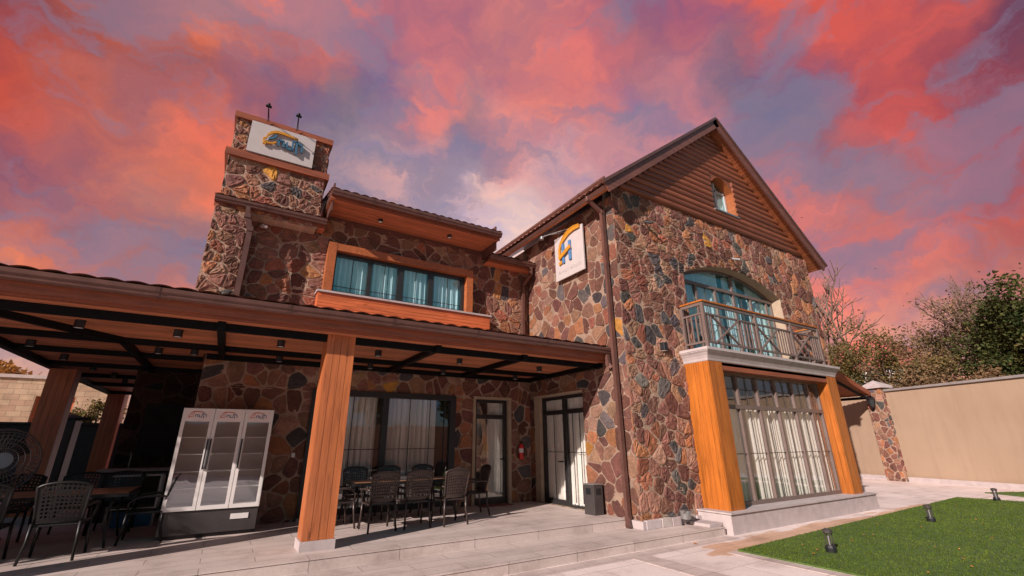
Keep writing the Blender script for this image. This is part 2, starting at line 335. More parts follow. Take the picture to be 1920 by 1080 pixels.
# ------------------------------------------------------------------ rubble stone walls
def clip(poly, a, b, c):                       # keep a*x+b*y <= c
    out = []
    for i in range(len(poly)):
        p, q = poly[i], poly[(i+1) % len(poly)]; dp = a*p[0]+b*p[1]-c; dq = a*q[0]+b*q[1]-c
        if dp <= 0: out.append(p)
        if (dp < 0 < dq) or (dq < 0 < dp):
            k = dp/(dp-dq); out.append((p[0]+(q[0]-p[0])*k, p[1]+(q[1]-p[1])*k))
    return out
def edges(conv):                               # ccw convex polygon -> half planes (inside: a x+b y<=c)
    r = []
    for i in range(len(conv)):
        (x0, y0), (x1, y1) = conv[i], conv[(i+1) % len(conv)]
        r.append((y1-y0, x0-x1, (y1-y0)*x0+(x0-x1)*y0))
    return r
def subtract(poly, conv):
    pieces = []; cur = poly
    for a, b, c in edges(conv):
        o = clip(cur, -a, -b, -c)
        if len(o) > 2 and area(o) > 1e-4: pieces.append(o)
        cur = clip(cur, a, b, c)
        if len(cur) < 3: break
    return pieces
def area(p): return abs(sum(p[i][0]*p[(i+1) % len(p)][1]-p[(i+1) % len(p)][0]*p[i][1] for i in range(len(p))))/2
def rect(a, b, c, d): return [(a, c), (b, c), (b, d), (a, d)]
PAL = [((.19, .10, .075), 5), ((.27, .145, .105), 5), ((.17, .085, .065), 4), ((.31, .19, .13), 2.6), ((.38, .19, .095), 2.6), ((.085, .085, .085), 1.7), ((.15, .145, .145), .8), ((.37, .25, .17), 1.5), ((.50, .27, .06), .16), ((.30, .13, .08), 2.2)]
PALT = sum(w for _, w in PAL)
def pick(dark=1):
    k = rnd(0, PALT)
    for c, w in PAL:
        k -= w
        if k <= 0: break
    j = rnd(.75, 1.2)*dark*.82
    return (c[0]*j, c[1]*j*rnd(.80, .94), c[2]*j*rnd(.80, .94))
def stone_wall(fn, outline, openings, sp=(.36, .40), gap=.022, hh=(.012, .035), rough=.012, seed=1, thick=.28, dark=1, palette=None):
    random.seed(seed)
    st = MB(); bk = MB()
    x0 = min(p[0] for p in outline); x1 = max(p[0] for p in outline); y0 = min(p[1] for p in outline); y1 = max(p[1] for p in outline)
    nx = int((x1-x0)/sp[0])+3; ny = int((y1-y0)/sp[1])+3
    seeds = {}
    for i in range(-1, nx):
        for j in range(-1, ny):
            seeds[(i, j)] = (x0+(i+.5*(j % 2)+rnd(-.46, .46))*sp[0], y0+(j+rnd(-.46, .46))*sp[1])
            if random.random() < .38: seeds[(i, j, 1)] = (x0+(i+.5+rnd(-.3, .3))*sp[0], y0+(j+.5+rnd(-.3, .3))*sp[1])
    oe = edges(outline)
    for key, s in seeds.items():
        poly = rect(s[0]-sp[0]*1.3, s[0]+sp[0]*1.3, s[1]-sp[1]*1.3, s[1]+sp[1]*1.3)
        i, j = key[0], key[1]
        for di in range(-3, 4):
            for dj in range(-3, 4):
                for k2 in ((i+di, j+dj), (i+di, j+dj, 1)):
                    if k2 == key or k2 not in seeds: continue
                    q = seeds[k2]; dx, dy = q[0]-s[0], q[1]-s[1]; l = math.hypot(dx, dy)
                    if l < 1e-6: continue
                    poly = clip(poly, dx/l, dy/l, (dx*(s[0]+q[0])/2+dy*(s[1]+q[1])/2)/l-gap/2*rnd(.3, 1.5))
                    if len(poly) < 3: break
                if len(poly) < 3: break
            if len(poly) < 3: break
        for a, b, c in oe:
            poly = clip(poly, a, b, c)
            if len(poly) < 3: break
        if len(poly) < 3: continue
        ps = [poly]
        for op in openings:
            nps = []
            for p in ps: nps += subtract(p, op)
            ps = nps
        col = pick(dark)
        for p in ps:
            if area(p) < .004: continue
            # uneven outline
            P = []
            for a in range(len(p)):
                u, v = p[a]; w = p[(a+1) % len(p)]; l = math.hypot(w[0]-u, w[1]-v)
                if l < .015: continue
                if l > .08:
                    cut = min(.25, .035/l); P.append((u+(w[0]-u)*cut, v+(w[1]-v)*cut))
                    P.append(((u+w[0])/2+rnd(-.012, .012), (v+w[1])/2+rnd(-.012, .012)))
                    P.append((u+(w[0]-u)*(1-cut), v+(w[1]-v)*(1-cut)))
                else: P.append(((u+w[0])/2, (v+w[1])/2))
            if len(P) < 3: continue
            cx = sum(q[0] for q in P)/len(P); cy = sum(q[1] for q in P)/len(P)
            h = rnd(*hh); tx, ty = rnd(-.07, .07), rnd(-.07, .07)
            if area(p) < .03: h *= .7
            n = len(P); vs = [fn(u, v, -.01) for u, v in P]
            vs += [fn(u+(cx-u)*.04, v+(cy-v)*.04, h*.75+tx*(u-cx)+ty*(v-cy)) for u, v in P]
            vs += [fn(u+(cx-u)*.22, v+(cy-v)*.22, h+tx*(u-cx)+ty*(v-cy)+rnd(-rough, rough)) for u, v in P]
            vs += [fn(u+(cx-u)*.6, v+(cy-v)*.6, h+.4*tx*(u-cx)+rnd(-rough, rough)) for u, v in P]
            vs += [fn(cx, cy, h+rnd(-rough, rough))]
            fs = [(r*n+k, r*n+(k+1) % n, (r+1)*n+(k+1) % n, (r+1)*n+k) for r in range(3) for k in range(n)]
            fs += [(3*n+k, 3*n+(k+1) % n, 4*n) for k in range(n)]
            st.add(vs, fs, col, 0)
    base = [outline]
    for op in openings:
        nb = []
        for p in base: nb += subtract(p, op)
        base = nb
    for p in base:
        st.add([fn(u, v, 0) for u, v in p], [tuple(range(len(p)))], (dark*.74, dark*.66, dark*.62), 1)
        bk.add([fn(u, v, -thick) for u, v in p], [tuple(range(len(p)))], (1, 1, 1), 0)
    for op in openings:
        for k in range(len(op)):
            a, b = op[k], op[(k+1) % len(op)]
            bk.add([fn(*a, 0), fn(*b, 0), fn(*b, -thick), fn(*a, -thick)], [(0, 1, 2, 3)], (1, 1, 1), 1)
    return st, bk
def join(a, b, mshift=0):
    o = len(a.v); a.v += b.v; a.f += [[o+i for i in q] for q in b.f]; a.t += b.t; a.m += [i+mshift for i in b.m]; return a
def curtain(x0, x1, z0, z1, y, amp=.035, per=.13, axis='x', seed=0):
    random.seed(seed); m = MB(); n = int((x1-x0)/.02); vs = []
    ph = rnd(0, 6)
    for i in range(n+1):
        x = x0+(x1-x0)*i/n; w = amp*math.sin(2*PI*x/per+ph+1.3*math.sin(x*3.1))+amp*.4*math.sin(2*PI*x/per*2.3)
        for z in (z0, z1):
            k = .8 if z == z1 else 1.1
            vs.append((x, y+w*k, z) if axis == 'x' else (y+w*k, x, z))
    return m.add(vs, [(2*i, 2*i+1, 2*i+3, 2*i+2) for i in range(n)])
def tile_roof(O, U, Vv, L, Wd, per=.21, course=.34, amp=.028):
    O, U, Vv = V(O), V(U).normalized(), V(Vv).normalized(); Nn = U.cross(Vv).normalized()
    if Nn.z < 0: Nn = -Nn
    m = MB(); nu = int(L/(per/6)); rows = []
    k = 0; v = 0
    while v < Wd-1e-6:
        v1 = min(v+course, Wd); rows += [(v, .035), (v1, .002)]; v = v1
    vs = []
    for v, h in rows:
        for i in range(nu+1):
            u = L*i/nu; w = amp*abs(math.sin(PI*u/per))
            vs.append(O+U*u+Vv*v+Nn*(w+h))
    fs = []; ts = []
    for r in range(len(rows)-1):
        for i in range(nu): fs.append((r*(nu+1)+i, r*(nu+1)+i+1, (r+1)*(nu+1)+i+1, (r+1)*(nu+1)+i))
    m.add(vs, fs)
    random.seed(3)
    for idx in range(len(m.f)):
        r, i = divmod(idx, nu); c = int(L*i/nu/per)
        random.seed(c*977+r//2); k = rnd(.78, 1.2); m.t[idx] = (k, k*rnd(.93, 1.05), k)
    return m
def gutter(p, q, out, m=None, s=.06):
    # moulded box gutter running p->q, `out` = horizontal unit vector away from the roof
    m = m or MB(); p, q, out = V(p), V(q), V(out); d = (q-p).normalized()
    prof = [(0, .0), (-.02, .0), (.02, -.09), (.05, -.115), (.10, -.105), (.112, -.06), (.135, -.045), (.135, .012), (.122, .012), (.118, -.03)]
    prof = [(0, .01), (0, -.10), (.07, -.115), (.105, -.095), (.112, -.055), (.135, -.04), (.14, .012), (.122, .012), (.11, -.02), (.02, -.03)]
    n = len(prof); vs = [e+out*a+V((0, 0, b)) for e in (p, q) for a, b in prof]
    m.add(vs, [(i, (i+1) % n, n+(i+1) % n, n+i) for i in range(n)]+[tuple(range(n)), tuple(range(n, 2*n))[::-1]])
    L = (q-p).length; k = .9
    while k < L-.3:
        c = p+d*k; vs = [c+d*e+out*a*1.06+out*(-.002)+V((0, 0, b*1.06)) for e in (-.025, .025) for a, b in prof]
        m.add(vs, [(i, (i+1) % n, n+(i+1) % n, n+i) for i in range(n)]+[tuple(range(n)), tuple(range(n, 2*n))[::-1]], (.75, .75, .75)); k += 1.55
    return m
def fFront(u, v, n): return V((u, 6.63-n, v))
def fFac(u, v, n): return V((u, 10.32-n, v))
def fSide(u, v, n): return V((6.94-n, u, v))
XG, YG, YF = 6.94, 6.63, 10.32

# ================================================================== THE SETTING
m = MB(); m.box(-160, 220, -60, 260, -1.3, -.29)
struct(m.build('ground', 'paving'))
m = MB()
for a, b, c, d in ((-12, 8.4, 5.63, 5.92), (5.62, 6.0, -8, 5.63), (1.2, 1.58, -8, 5.63), (7.16, 7.36, 2.0, 5.1), (7.36, 20.6, 5.06, 5.12)):
    m.box(a, b, c, d, -.30, -.286)
struct(m.build('paving_band', 'band'))
m = MB()                                        # two-step terrace with thin nosings, their shadow line painted as dark strips
m.box(-14, 6.90, 6.98, 22, -.6, -.028); m.box(-14, 6.90, 6.972, 22, -.02, 0); m.box(-14, 6.9, 6.983, 22, -.029, -.019, (.25, .25, .25))
m.box(-14, 8.42, 5.96, 6.985, -.6, -.175); m.box(-14, 8.42, 5.952, 6.99, -.167, -.147); m.box(-14, 8.40, 5.963, 6.985, -.176, -.166, (.25, .25, .25))
m.box(6.88, 15.8, 6.6, 7.4, -.6, -.16)
struct(m.build('terrace', 'terrace'))
m = MB()
lp = [(7.36, -9), (20.2, -9), (19.3, 5.55), (7.4, 5.06)]
m.prism(lp, lambda u, v, n: V((u, v, n)), -.33, -.265)
lp2 = [(20.0, -9), (24.3, -9), (23.55, 4.7), (21.6, 5.55), (20.9, 2)]
lp2 = [(21.3, -9), (21.6, -8.8), (23.4, 4.6), (21.7, 5.5), (20.6, 3.6)]
m.prism(lp2, lambda u, v, n: V((u, v, n)), -.33, -.266)
struct(m.build('lawn', 'soil'))
random.seed(11); m = MB()
def inpoly(x, y, P):
    c = False
    for i in range(len(P)):
        (x1, y1), (x2, y2) = P[i], P[i-1]
        if (y1 > y) != (y2 > y) and x < (x2-x1)*(y-y1)/(y2-y1)+x1: c = not c
    return c
for _ in range(62000):
    if random.random() < .93: x = 7.36+12.3*random.random()**1.35; y = 5.55-4.6*random.random()**1.1; P = lp
    else: x = rnd(20.4, 23.6); y = rnd(1, 5.5); P = lp2
    if not inpoly(x, y, P): continue
    a = rnd(0, 6.28); h = rnd(.010, .028); w = rnd(.003, .006)*(1+x*.06); dx, dy = math.cos(a)*w, math.sin(a)*w; k = rnd(.65, 1.35)
    m.add([(x-dx, y-dy, -.268), (x+dx, y+dy, -.268), (x+rnd(-.02, .02), y+rnd(-.02, .02), -.265+h)], [(0, 1, 2)], (k*rnd(.9, 1.25), k, k*.9))
o = m.build('grass', 'grass'); o['kind'] = 'stuff'; o['label'] = 'short green lawn grass beside the paved path'; 

# ================================================================== THE HOUSE
house = thing('stone_house', 'two storey stone clad guest house with timber gable and chimney', 'house', (XG, 8.5, 0))
# --- walls
bayop = rect(8.95, 14.2, -.05, 3.1)
arch = [(9.2, 3.2), (13.65, 3.2), (13.65, 5.45)]
for k in range(1, 12):
    t = k/12; x = 13.65-4.45*t; arch.append((x, 5.45+.5*(1-(2*t-1)**2)))
arch.append((9.2, 5.45))
st, bk = stone_wall(fFront, rect(6.9, 15.85, -.15, 7.24), [bayop, arch], (.31, .38), .022, (.006, .030), .011, 5)
st.build('stone_wall', ['stone', 'mortar'], house); w = bk.build('wall_reveal', ['interior', 'reveal'], house)
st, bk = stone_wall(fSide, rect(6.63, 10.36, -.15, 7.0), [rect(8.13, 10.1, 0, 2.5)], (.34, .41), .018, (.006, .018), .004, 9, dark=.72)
st.build('stone_wall', ['stone', 'mortar'], house); bk.build('wall_reveal', ['interior', 'reveal'], house)
st, bk = stone_wall(fFac, rect(-.57, 6.93, 0, 3.3), [rect(1.42, 4.70, .06, 2.5), rect(5.26, 6.22, 0, 2.46)], (.37, .36), .026, (.008, .026), .007, 21)
st.build('stone_wall', ['stone', 'mortar'], house); bk.build('wall_reveal', ['interior', 'reveal'], house)
st, bk = stone_wall(fFac, rect(-.5, 6.93, 3.3, 6.5), [rect(1.42, 4.9, 4.62, 5.72)], (.36, .37), .022, (.008, .030), .011, 33)
st.build('stone_wall', ['stone', 'mortar'], house); bk.build('wall_reveal', ['interior', 'reveal'], house)
# corner quoin returns, plain hidden walls, floors
m = MB(); m.box(6.95, 15.6, 16.7, 17, -.15, 7.2); m.box(15.6, 15.84, 6.9, 17, -.15, 7.2); m.box(-.9, 7, 16.7, 17, 0, 6.4); m.box(-.56, -.3, 10.62, 17, 0, 6.1)
m.box(6.96, 7.2, 10.62, 17, 0, 7.0)
m.build('rear_wall', 'mortar', house)
m = MB(); m.box(7.2, 15.6, 6.92, 16.7, 3.12, 3.3); m.box(7.2, 15.6, 6.92, 16.7, -.14, .06); m.box(-.3, 6.9, 10.6, 16.7, 3.2, 3.35); m.box(-.3, 6.9, 10.6, 16.7, -.1, .02)
m.box(-.3, 6.96, 13.5, 13.7, .02, 6.2); m.box(7.2, 15.6, 10.6, 10.8, .06, 7.1); m.box(7.2, 15.6, 6.95, 16.7, 7.12, 7.2)
m.build('inner_wall', 'interior', house)
# rough stone plinth at the corner
m = MB(); random.seed(5); x = 6.95
while x < 8.5:
    w = rnd(.28, .5); m.box(x, min(x+w-.012, 8.62), 6.53+rnd(-.015, .02), 6.66, -.147, rnd(-.02, .01), tn(.15)); x += w
m.box(6.86, 6.95, 6.55, 6.96, -.147, -.005)
m.build('plinth', 'slab', house, bevel=.008)
# --- gable cladding
SL = (10.63-6.92)/(11.33-6.56)
def zroof(x): return 10.63-SL*abs(x-11.33)
m = MB(); z = 7.24; R = .088; random.seed(4)
wz0, wz1, wx0, wx1 = 7.74, 9.02, 10.96, 12.08
while z+.02 < 10.5:
    half = (10.63-z-.16)/SL
    if half < .05: break
    xa, xb = max(11.33-half, 6.98), min(11.33+half, 15.84)
    zc = z+R; segs = [(xa, xb)]
    if wz0-.04 < zc < wz1+.04: segs = [(xa, wx0), (wx1, xb)]
    t = tn(.24)
    for a, b in segs:
        pr = [(6.64, zc-R)]+[(6.60-R*.85*math.cos(th), zc+R*math.sin(th)) for th in [(-1+2*k/6)*PI/2*.93 for k in range(7)]]+[(6.64, zc+R)]
        n = len(pr); m.add([(xx, y, zz) for xx in (a, b) for y, zz in pr], [(i, (i+1) % n, n+(i+1) % n, n+i) for i in range(n)]+[tuple(range(n)), tuple(range(n, 2*n))], t)
    z += 2*R
m.build('log_cladding', 'darkwood', house, smooth=False)
m = MB()
pw = [(7.0, 7.22), (15.8, 7.22), (11.33+.02, 10.6), (11.33-.02, 10.6)]
op = rect(wx0, wx1, wz0, wz1)
for p in subtract(pw, op): m.prism(p, fFront, -.2, -.01)
m.build('gable_wall', 'intdark', house)
# small arched window in the gable
wn = MB()
aw = [(wx0, wz0), (wx1, wz0), (wx1, 8.62)]+[(wx1-(wx1-wx0)*k/10, 8.62+.36*math.sin(PI*k/10)) for k in range(1, 10)]+[(wx0, 8.62)]
for k in range(len(aw)):
    a, b = aw[k], aw[(k+1) % len(aw)]
    ca, cb = [((p[0]-11.52)*.985+11.52, (p[1]-8.3)*.985+8.3) for p in (a, b)]
    wn.add([fFront(*a, .06), fFront(*b, .06), fFront(*b, -.34), fFront(*a, -.34), fFront(*ca, .06), fFront(*cb, .06), fFront(*cb, -.34), fFront(*ca, -.34)],
           [(0, 1, 5, 4), (4, 5, 6, 7), (0, 1, 2, 3)])
top = [(wx0, 8.62)]+[(wx0+(wx1-wx0)*k/10, 8.62+.36*math.sin(PI*k/10)) for k in range(1, 10)]+[(wx1, 8.62)]
for k in range(10):
    a, b = top[k], top[k+1]; wn.prism([(a[0], a[1]), (b[0], b[1]), (b[0], 9.06), (a[0], 9.06)], fFront, -.05, .045, mi=1)
win = wn.build('window', ['revealwood', 'darkwood'], house)
f = MB()
for a, b, c, d in ((11.0, 11.07, 7.78, 8.9), (11.97, 12.04, 7.78, 8.9), (11.0, 12.04, 7.78, 7.85), (11.48, 11.56, 7.78, 8.9), (11.0, 12.04, 8.6, 8.66)): f.box(a, b, 6.80, 6.87, c, d)
f.build('window_frame', 'signw', win)
MB().box(11.0, 12.04, 6.83, 6.84, 7.8, 9.0).build('pane', 'coated', win)
curtain(11.0, 12.04, 7.75, 9.0, 6.95, seed=4).build('curtain', 'curtain', win)
MB().box(10.93, 12.11, 6.50, 6.9, 7.70, 7.745).build('sill', 'grey', win)
# --- gable roof
YO = 6.28
def slope(side):
    s = side; rid = V((11.33, YO, 10.63+.16)); dn = V((s*1, 0, -SL)).normalized(); Lr = (4.95)/dn.x*s
    return rid, dn, Lr
for s in (-1, 1):
    rid, dn, Lr = slope(s)
    nrm = V((s*SL, 0, 1)).normalized()
    m = MB()
    p0 = rid-nrm*.02; p1 = p0+dn*Lr
    for (a, b) in ((p0, p1),):
        vs = []
        for y in (YO, 17.2):
            for pnt, nn in ((a, 0), (b, 0), (b, -.1), (a, -.1)): vs.append(V((pnt.x, y, pnt.z))+nrm*nn)
        m.add(vs, [(0, 1, 2, 3), (4, 7, 6, 5), (0, 4, 5, 1), (1, 5, 6, 2), (2, 6, 7, 3), (3, 7, 4, 0)])
    roof = m.build('roof', 'gutter', house)
    # tiles
    O = rid+dn*(Lr+.03)+nrm*.0; O.y = YO-.02
    tile_roof(O, (0, 1, 0), -dn, 10.9, Lr+.05).build('roof_tiles', 'tile', roof)
    # soffit boards running back from the rake, and along the eave
    m = MB(); k = 0.12; random.seed(8)
    while k < Lr-.02:
        c = rid-nrm*.135+dn*(k+.055)
        m.beam(V((c.x, YO+.03, c.z)), V((c.x, 6.66, c.z)), .108, .02, nrm, tn(.12)); k += .116
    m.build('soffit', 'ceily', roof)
    m = MB(); random.seed(9)
    for q in range(5):
        c = rid-nrm*.135+dn*(Lr-.06-.116*q)
        m.beam(V((c.x, 6.67, c.z)), V((c.x, 16.9, c.z)), .108, .02, nrm, tn(.12))
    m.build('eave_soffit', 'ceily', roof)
    m = MB(); a = rid-nrm*.10+dn*(-.03); b = rid-nrm*.10+dn*(Lr+.02)
    m.beam(V((a.x, YO-.005, a.z)), V((b.x, YO-.005, b.z)), .05, .24, nrm)
    m.build('rake_fascia', 'rake', roof)
    m = MB(); a = rid+nrm*.055+dn*(-.03); b = rid+nrm*.055+dn*(Lr+.06)
    m.beam(V((a.x, YO-.03, a.z)), V((b.x, YO-.03, b.z)), .09, .07, nrm)
    m.build('roof_edge_trim', 'gutter', roof)
m = MB(); m.box(6.5, 6.54, YO+.03, 16.9, 6.84, 7.0); m.build('eave_fascia', 'posty', house)
gutter((6.49, YO-.02, 7.10), (6.49, 16.9, 7.10), (-1, 0, 0)).build('gutter', 'gutter', house)
# --- downpipes
def pipe(name, pts, w=.075, d=.06):
    m = MB()
    for a, b in zip(pts[:-1], pts[1:]): m.beam(a, b, w, d, (0, 1, 0) if abs(V(b)[2]-V(a)[2]) > .2 else (0, 0, 1))
    for p in pts[1:-1]: m.box(p[0]-w*.56, p[0]+w*.56, p[1]-w*.56, p[1]+w*.56, p[2]-.05, p[2]+.05)
    return m
pipe('dp', [(6.42, 6.95, 7.0), (6.44, 6.93, 6.86), (6.82, 6.90, 6.6), (6.83, 6.88, 0.02), (6.72, 6.80, -.10)], .09, .075).build('downpipe', 'gutter', house)
# --- balcony: arched window
win = MB().box(9.22, 13.63, 6.93, 6.99, 3.3, 3.36).build('arched_window', 'framel', house)
f = MB()
for x in (9.24, 10.03, 10.86, 11.70, 12.53, 13.34, 13.62): f.box(x-.035, x+.035, 6.90, 6.99, 3.36, 5.34)
f.box(9.22, 13.63, 6.89, 6.99, 5.34, 5.42); f.box(11.665, 11.735, 6.9, 6.99, 5.42, 5.92)
ap = [(13.65-4.45*k/16, 5.45+.5*(1-(2*k/16-1)**2)) for k in range(17)]
for k in range(16):
    a, b = ap[k], ap[k+1]; f.prism([a, b, (b[0], b[1]-.07), (a[0], a[1]-.07)], fFront, -.36, -.27)
f.build('window_frame', 'framel', win)
f = MB()
for x in (9.6, 10.45, 11.28, 12.1, 12.93): f.box(x-.008, x+.008, 6.93, 6.945, 3.4, 5.34)
f.box(9.24, 13.6, 6.93, 6.945, 4.32, 4.335); f.build('glazing_bar', 'frame', win)
g = MB(); g.prism([(9.22, 3.36), (13.63, 3.36), (13.63, 5.43)]+ap[1:-1]+[(9.22, 5.43)], fFront, -.325, -.318); g.build('pane', 'coated', win)
for x0, x1, s_ in ((9.25, 10.2, 1), (10.25, 11.2, 2), (11.5, 12.2, 3), (12.6, 13.6, 5)): curtain(x0, x1, 3.32, 5.9, 7.08, .05, .16, seed=s_).build('curtain', 'curtain', win)
# --- slab and railing
balc = MB()
prof = [(0, 3.07), (.012, 3.085), (.02, 3.13), (.045, 3.19), (.08, 3.245), (.115, 3.28), (.115, 3.295), (.13, 3.30), (.13, 3.36)]
def mould(x0, x1, y0, prof, m):
    n = len(prof)
    rows = [[V((x0-o, 6.66, z)), V((x0-o, y0-o, z)), V((x1+o, y0-o, z)), V((x1+o, 6.66, z))] for o, z in prof]
    vs = [p for r in rows for p in r]
    m.add(vs, [(r*4+i, r*4+i+1, (r+1)*4+i+1, (r+1)*4+i) for r in range(n-1) for i in range(3)]+[(0, 1, 2, 3), ((n-1)*4, (n-1)*4+1, (n-1)*4+2, (n-1)*4+3)])
mould(8.74, 14.43, 6.0, prof, balc)
balc = balc.build('balcony_slab', 'slab', house)
rl = MB(); yr = 6.03; xl, xr_ = 8.88, 14.06
for x in (xl, 10.95, 12.6, xr_): rl.box(x-.035, x+.035, yr-.035, yr+.035, 3.36, 4.44)
rl.box(xl-.03, xl+.03, 6.56, 6.62, 3.36, 4.44)
for z, h in ((4.38, .075), (4.16, .04), (3.50, .045)):
    rl.box(xl, xr_, yr-.025, yr+.025, z, z+h); rl.box(xl-.025, xl+.025, yr, 6.6, z, z+h); rl.box(xr_-.025, xr_+.025, yr, 6.6, z, z+h)
def bals(a, b, n):
    for k in range(n):
        x = a+(b-a)*(k+.5)/n; rl.box(x-.02, x+.02, yr-.012, yr+.012, 3.54, 4.17)
bals(8.94, 9.2, 2); bals(10.22, 10.9, 5); bals(11.95, 12.55, 5); bals(13.55, 14.02, 4)
for a, b in ((9.2, 10.2), (10.98, 11.93), (12.63, 13.53)):
    rl.beam((a, yr-.02, 3.53), (b, yr-.02, 4.17), .035, .045, (0, 1, 0)); rl.beam((a, yr+.018, 4.17), (b, yr+.018, 3.53), .035, .045, (0, 1, 0))
for k in range(4):
    y = 6.1+.12*k; rl.box(xl-.012, xl+.012, y, y+.035, 3.54, 4.17); rl.box(xr_-.012, xr_+.012, y, y+.035, 3.54, 4.17)
rl = rl.build('railing', 'framel', balc)
m = MB(); m.box(xl-.05, xr_+.05, yr-.05, yr+.05, 4.457, 4.495); m.box(xl-.05, xl+.05, yr+.05, 6.6, 4.457, 4.495); m.box(xr_-.05, xr_+.05, yr+.05, 6.6, 4.457, 4.495)
m.build('handrail', 'bay', rl)
# --- ground floor bay
bay = MB().box(8.92, 14.25, 6.0, 6.05, 3.0, 3.07).build('bay_window', 'postx', house)
def column(x0, x1, y0, y1, z0, z1, n):
    m = MB(); random.seed(int(x0*10)); w = (x1-x0)/n
    m.box(x0+.006, x1-.006, y0+.006, y1-.006, z0+.002, z1-.002, (.3, .3, .3))
    for k in range(n):
        m.box(x0+w*k+.003, x0+w*(k+1)-.003, y0, y0+.02, z0, z1, tn(.1)); m.box(x0+w*k+.003, x0+w*(k+1)-.003, y1-.02, y1, z0, z1, tn(.1))
    nd = max(2, int((y1-y0-.04)/.12)); wd = (y1-y0-.044)/nd
    for k in range(nd):
        for xx in (x0-.001, x1-.019): m.box(xx, xx+.02, y0+.022+wd*k+.003, y0+.022+wd*(k+1)-.003, z0, z1, tn(.1))
    return m
column(8.74, 9.22, 5.99, 6.64, .09, 3.07, 4).build('column', 'bay', bay)
column(13.93, 14.43, 5.99, 6.64, .09, 3.07, 4).build('column', 'bay', bay)
m = MB(); m.box(9.222, 13.928, 6.0, 6.4, 2.9, 3.065); m.build('lintel', 'postx', bay)
f = MB(); ys = (6.27, 6.35)
xs = [9.27, 10.12, 10.93, 11.75, 12.56, 13.36, 13.89]
for x in xs: f.box(x-.031, x+.031, ys[0], ys[1], .10, 2.9)
f.box(9.23, 13.92, ys[0]-.004, ys[1]+.004, 2.10, 2.19); f.box(9.23, 13.92, ys[0]-.004, ys[1]+.004, .09, .17); f.box(9.23, 13.92, ys[0]-.004, ys[1]+.004, 2.86, 2.90)
f.build('window_frame', 'framel', bay)
f = MB()
for a, b in zip(xs[:-1], xs[1:]): f.box((a+b)/2-.007, (a+b)/2+.007, 6.305, 6.318, .15, 2.86)
f.box(9.23, 13.9, 6.30, 6.315, 1.12, 1.135); f.box(9.23, 13.9, 6.30, 6.315, 2.55, 2.562); f.build('glazing_bar', 'frame', bay)
MB().box(9.23, 13.92, 6.325, 6.332, .12, 2.88).build('pane', 'glass', bay)
for a, b, s_ in ((9.25, 10.4, 1), (10.5, 11.5, 2), (11.6, 12.5, 3), (12.6, 13.2, 4), (13.25, 13.95, 6)): curtain(a, b, .13, 2.13, 6.46, .065, .17, seed=s_).build('curtain', 'curtain', bay)
m = MB(); m.box(9.2, 13.95, 6.56, 10.5, 2.93, 3.1); m.build('bay_ceiling', 'interior', bay)
m = MB(); m.box(8.52, 14.78, 5.86, 6.62, -.29, .055); m.box(8.49, 14.81, 5.83, 6.6, .062, .09); m.box(8.51, 14.79, 5.85, 6.61, .054, .063, (.3, .3, .3))
m.build('bay_plinth', 'slab', house)
m = MB(); m.box(8.1, 8.5, 6.05, 6.5, -.147, -.09); m.build('base_block', 'slab', house, bevel=.005)
# --- lean-to roof on the far side
m = MB()
m.prism([(15.86, 5.74), (24.6, 3.33), (24.6, 3.43), (15.86, 5.84)], lambda u, v, n: V((u, n, v)), 9.04, 15)
lt = m.build('side_roof', 'ceily', house)
tile_roof((24.65, 9.02, 3.44), (0, 1, 0), (-8.74, 0, 2.41), 6, 9.0).build('roof_tiles', 'tile', lt)
m = MB(); m.prism([(15.86, 5.70), (24.63, 3.28), (24.63, 3.5), (15.86, 5.92)], lambda u, v, n: V((u, n, v)), 8.99, 9.035); m.build('rake_fascia', 'postx', lt)
m = MB(); m.beam((15.9, 9.2, 5.3), (24.7, 9.2, 3.18), .08, .1); m.beam((24.55, 9.1, 3.2), (24.55, 14.8, 3.2), .08, .12); m.build('steel_bracket', 'steel', lt)
gutter((24.62, 9.0, 3.42), (24.62, 15, 3.42), (1, 0, 0)).build('gutter', 'gutter', lt)
# --- chimney
def fCh(u, v, n): return V((u, 9.97-n, v))
def fChR(u, v, n): return V((1.0+n, u, v))
def fChL(u, v, n): return V((-.33+n, u, v))
st, bk = stone_wall(fCh, rect(-.92, 1.0, 6.0, 8.3), [], (.29, .25), .026, (.012, .04), .013, 41, .05)
s2, b2 = stone_wall(fChR, rect(9.97, 11.6, 6.0, 8.3), [], (.3, .26), .03, (.01, .03), .015, 42, .05); join(st, s2)
st.box(-.9, .98, 10.0, 11.6, 6.0, 8.28, mi=1)
ch = st.build('chimney', ['stone', 'mortar'], house)
st, bk = stone_wall(fCh, rect(-.95, -.33, 3.2, 6.05), [], (.29, .28), .026, (.012, .035), .013, 43, .05)
s2, b2 = stone_wall(fChL, rect(9.97, 10.32, 3.2, 6.05), [], (.24, .24), .03, (.02, .04), .02, 44, .05); join(st, s2)
st.box(-.93, -.35, 9.99, 11.6, 3.2, 6.1, mi=1)
st.build('chimney_base', ['stone', 'mortar'], ch)
m = MB()
for z0, z1, e in ((8.22, 8.36, .06), (7.24, 7.40, .08)):
    m.box(-.92-e, 1.0+e, 9.97-e-.02, 9.95, z0, z1); m.box(1.0+e-.06, 1.0+e, 9.95, 11.6, z0, z1, (.6, .6, .6)); m.box(-.92-e, -.92-e+.05, 9.95, 11.6, z0, z1)
m.box(-.95, 1.03, 9.92, 11.62, 8.30, 8.34)
m.build('timber_band', 'postx', ch)
m = MB(); m.lathe((.1, 10.6, 8.34), [(.09, 0), (.09, .22), (.16, .24), (.16, .28)], 16); m.box(-.12, .3, 10.4, 10.8, 8.64, 8.67)
m.beam((0, 10.6, 8.6), (0, 10.6, 8.66), .02, .02); m.build('chimney_cowl', 'grey', ch)
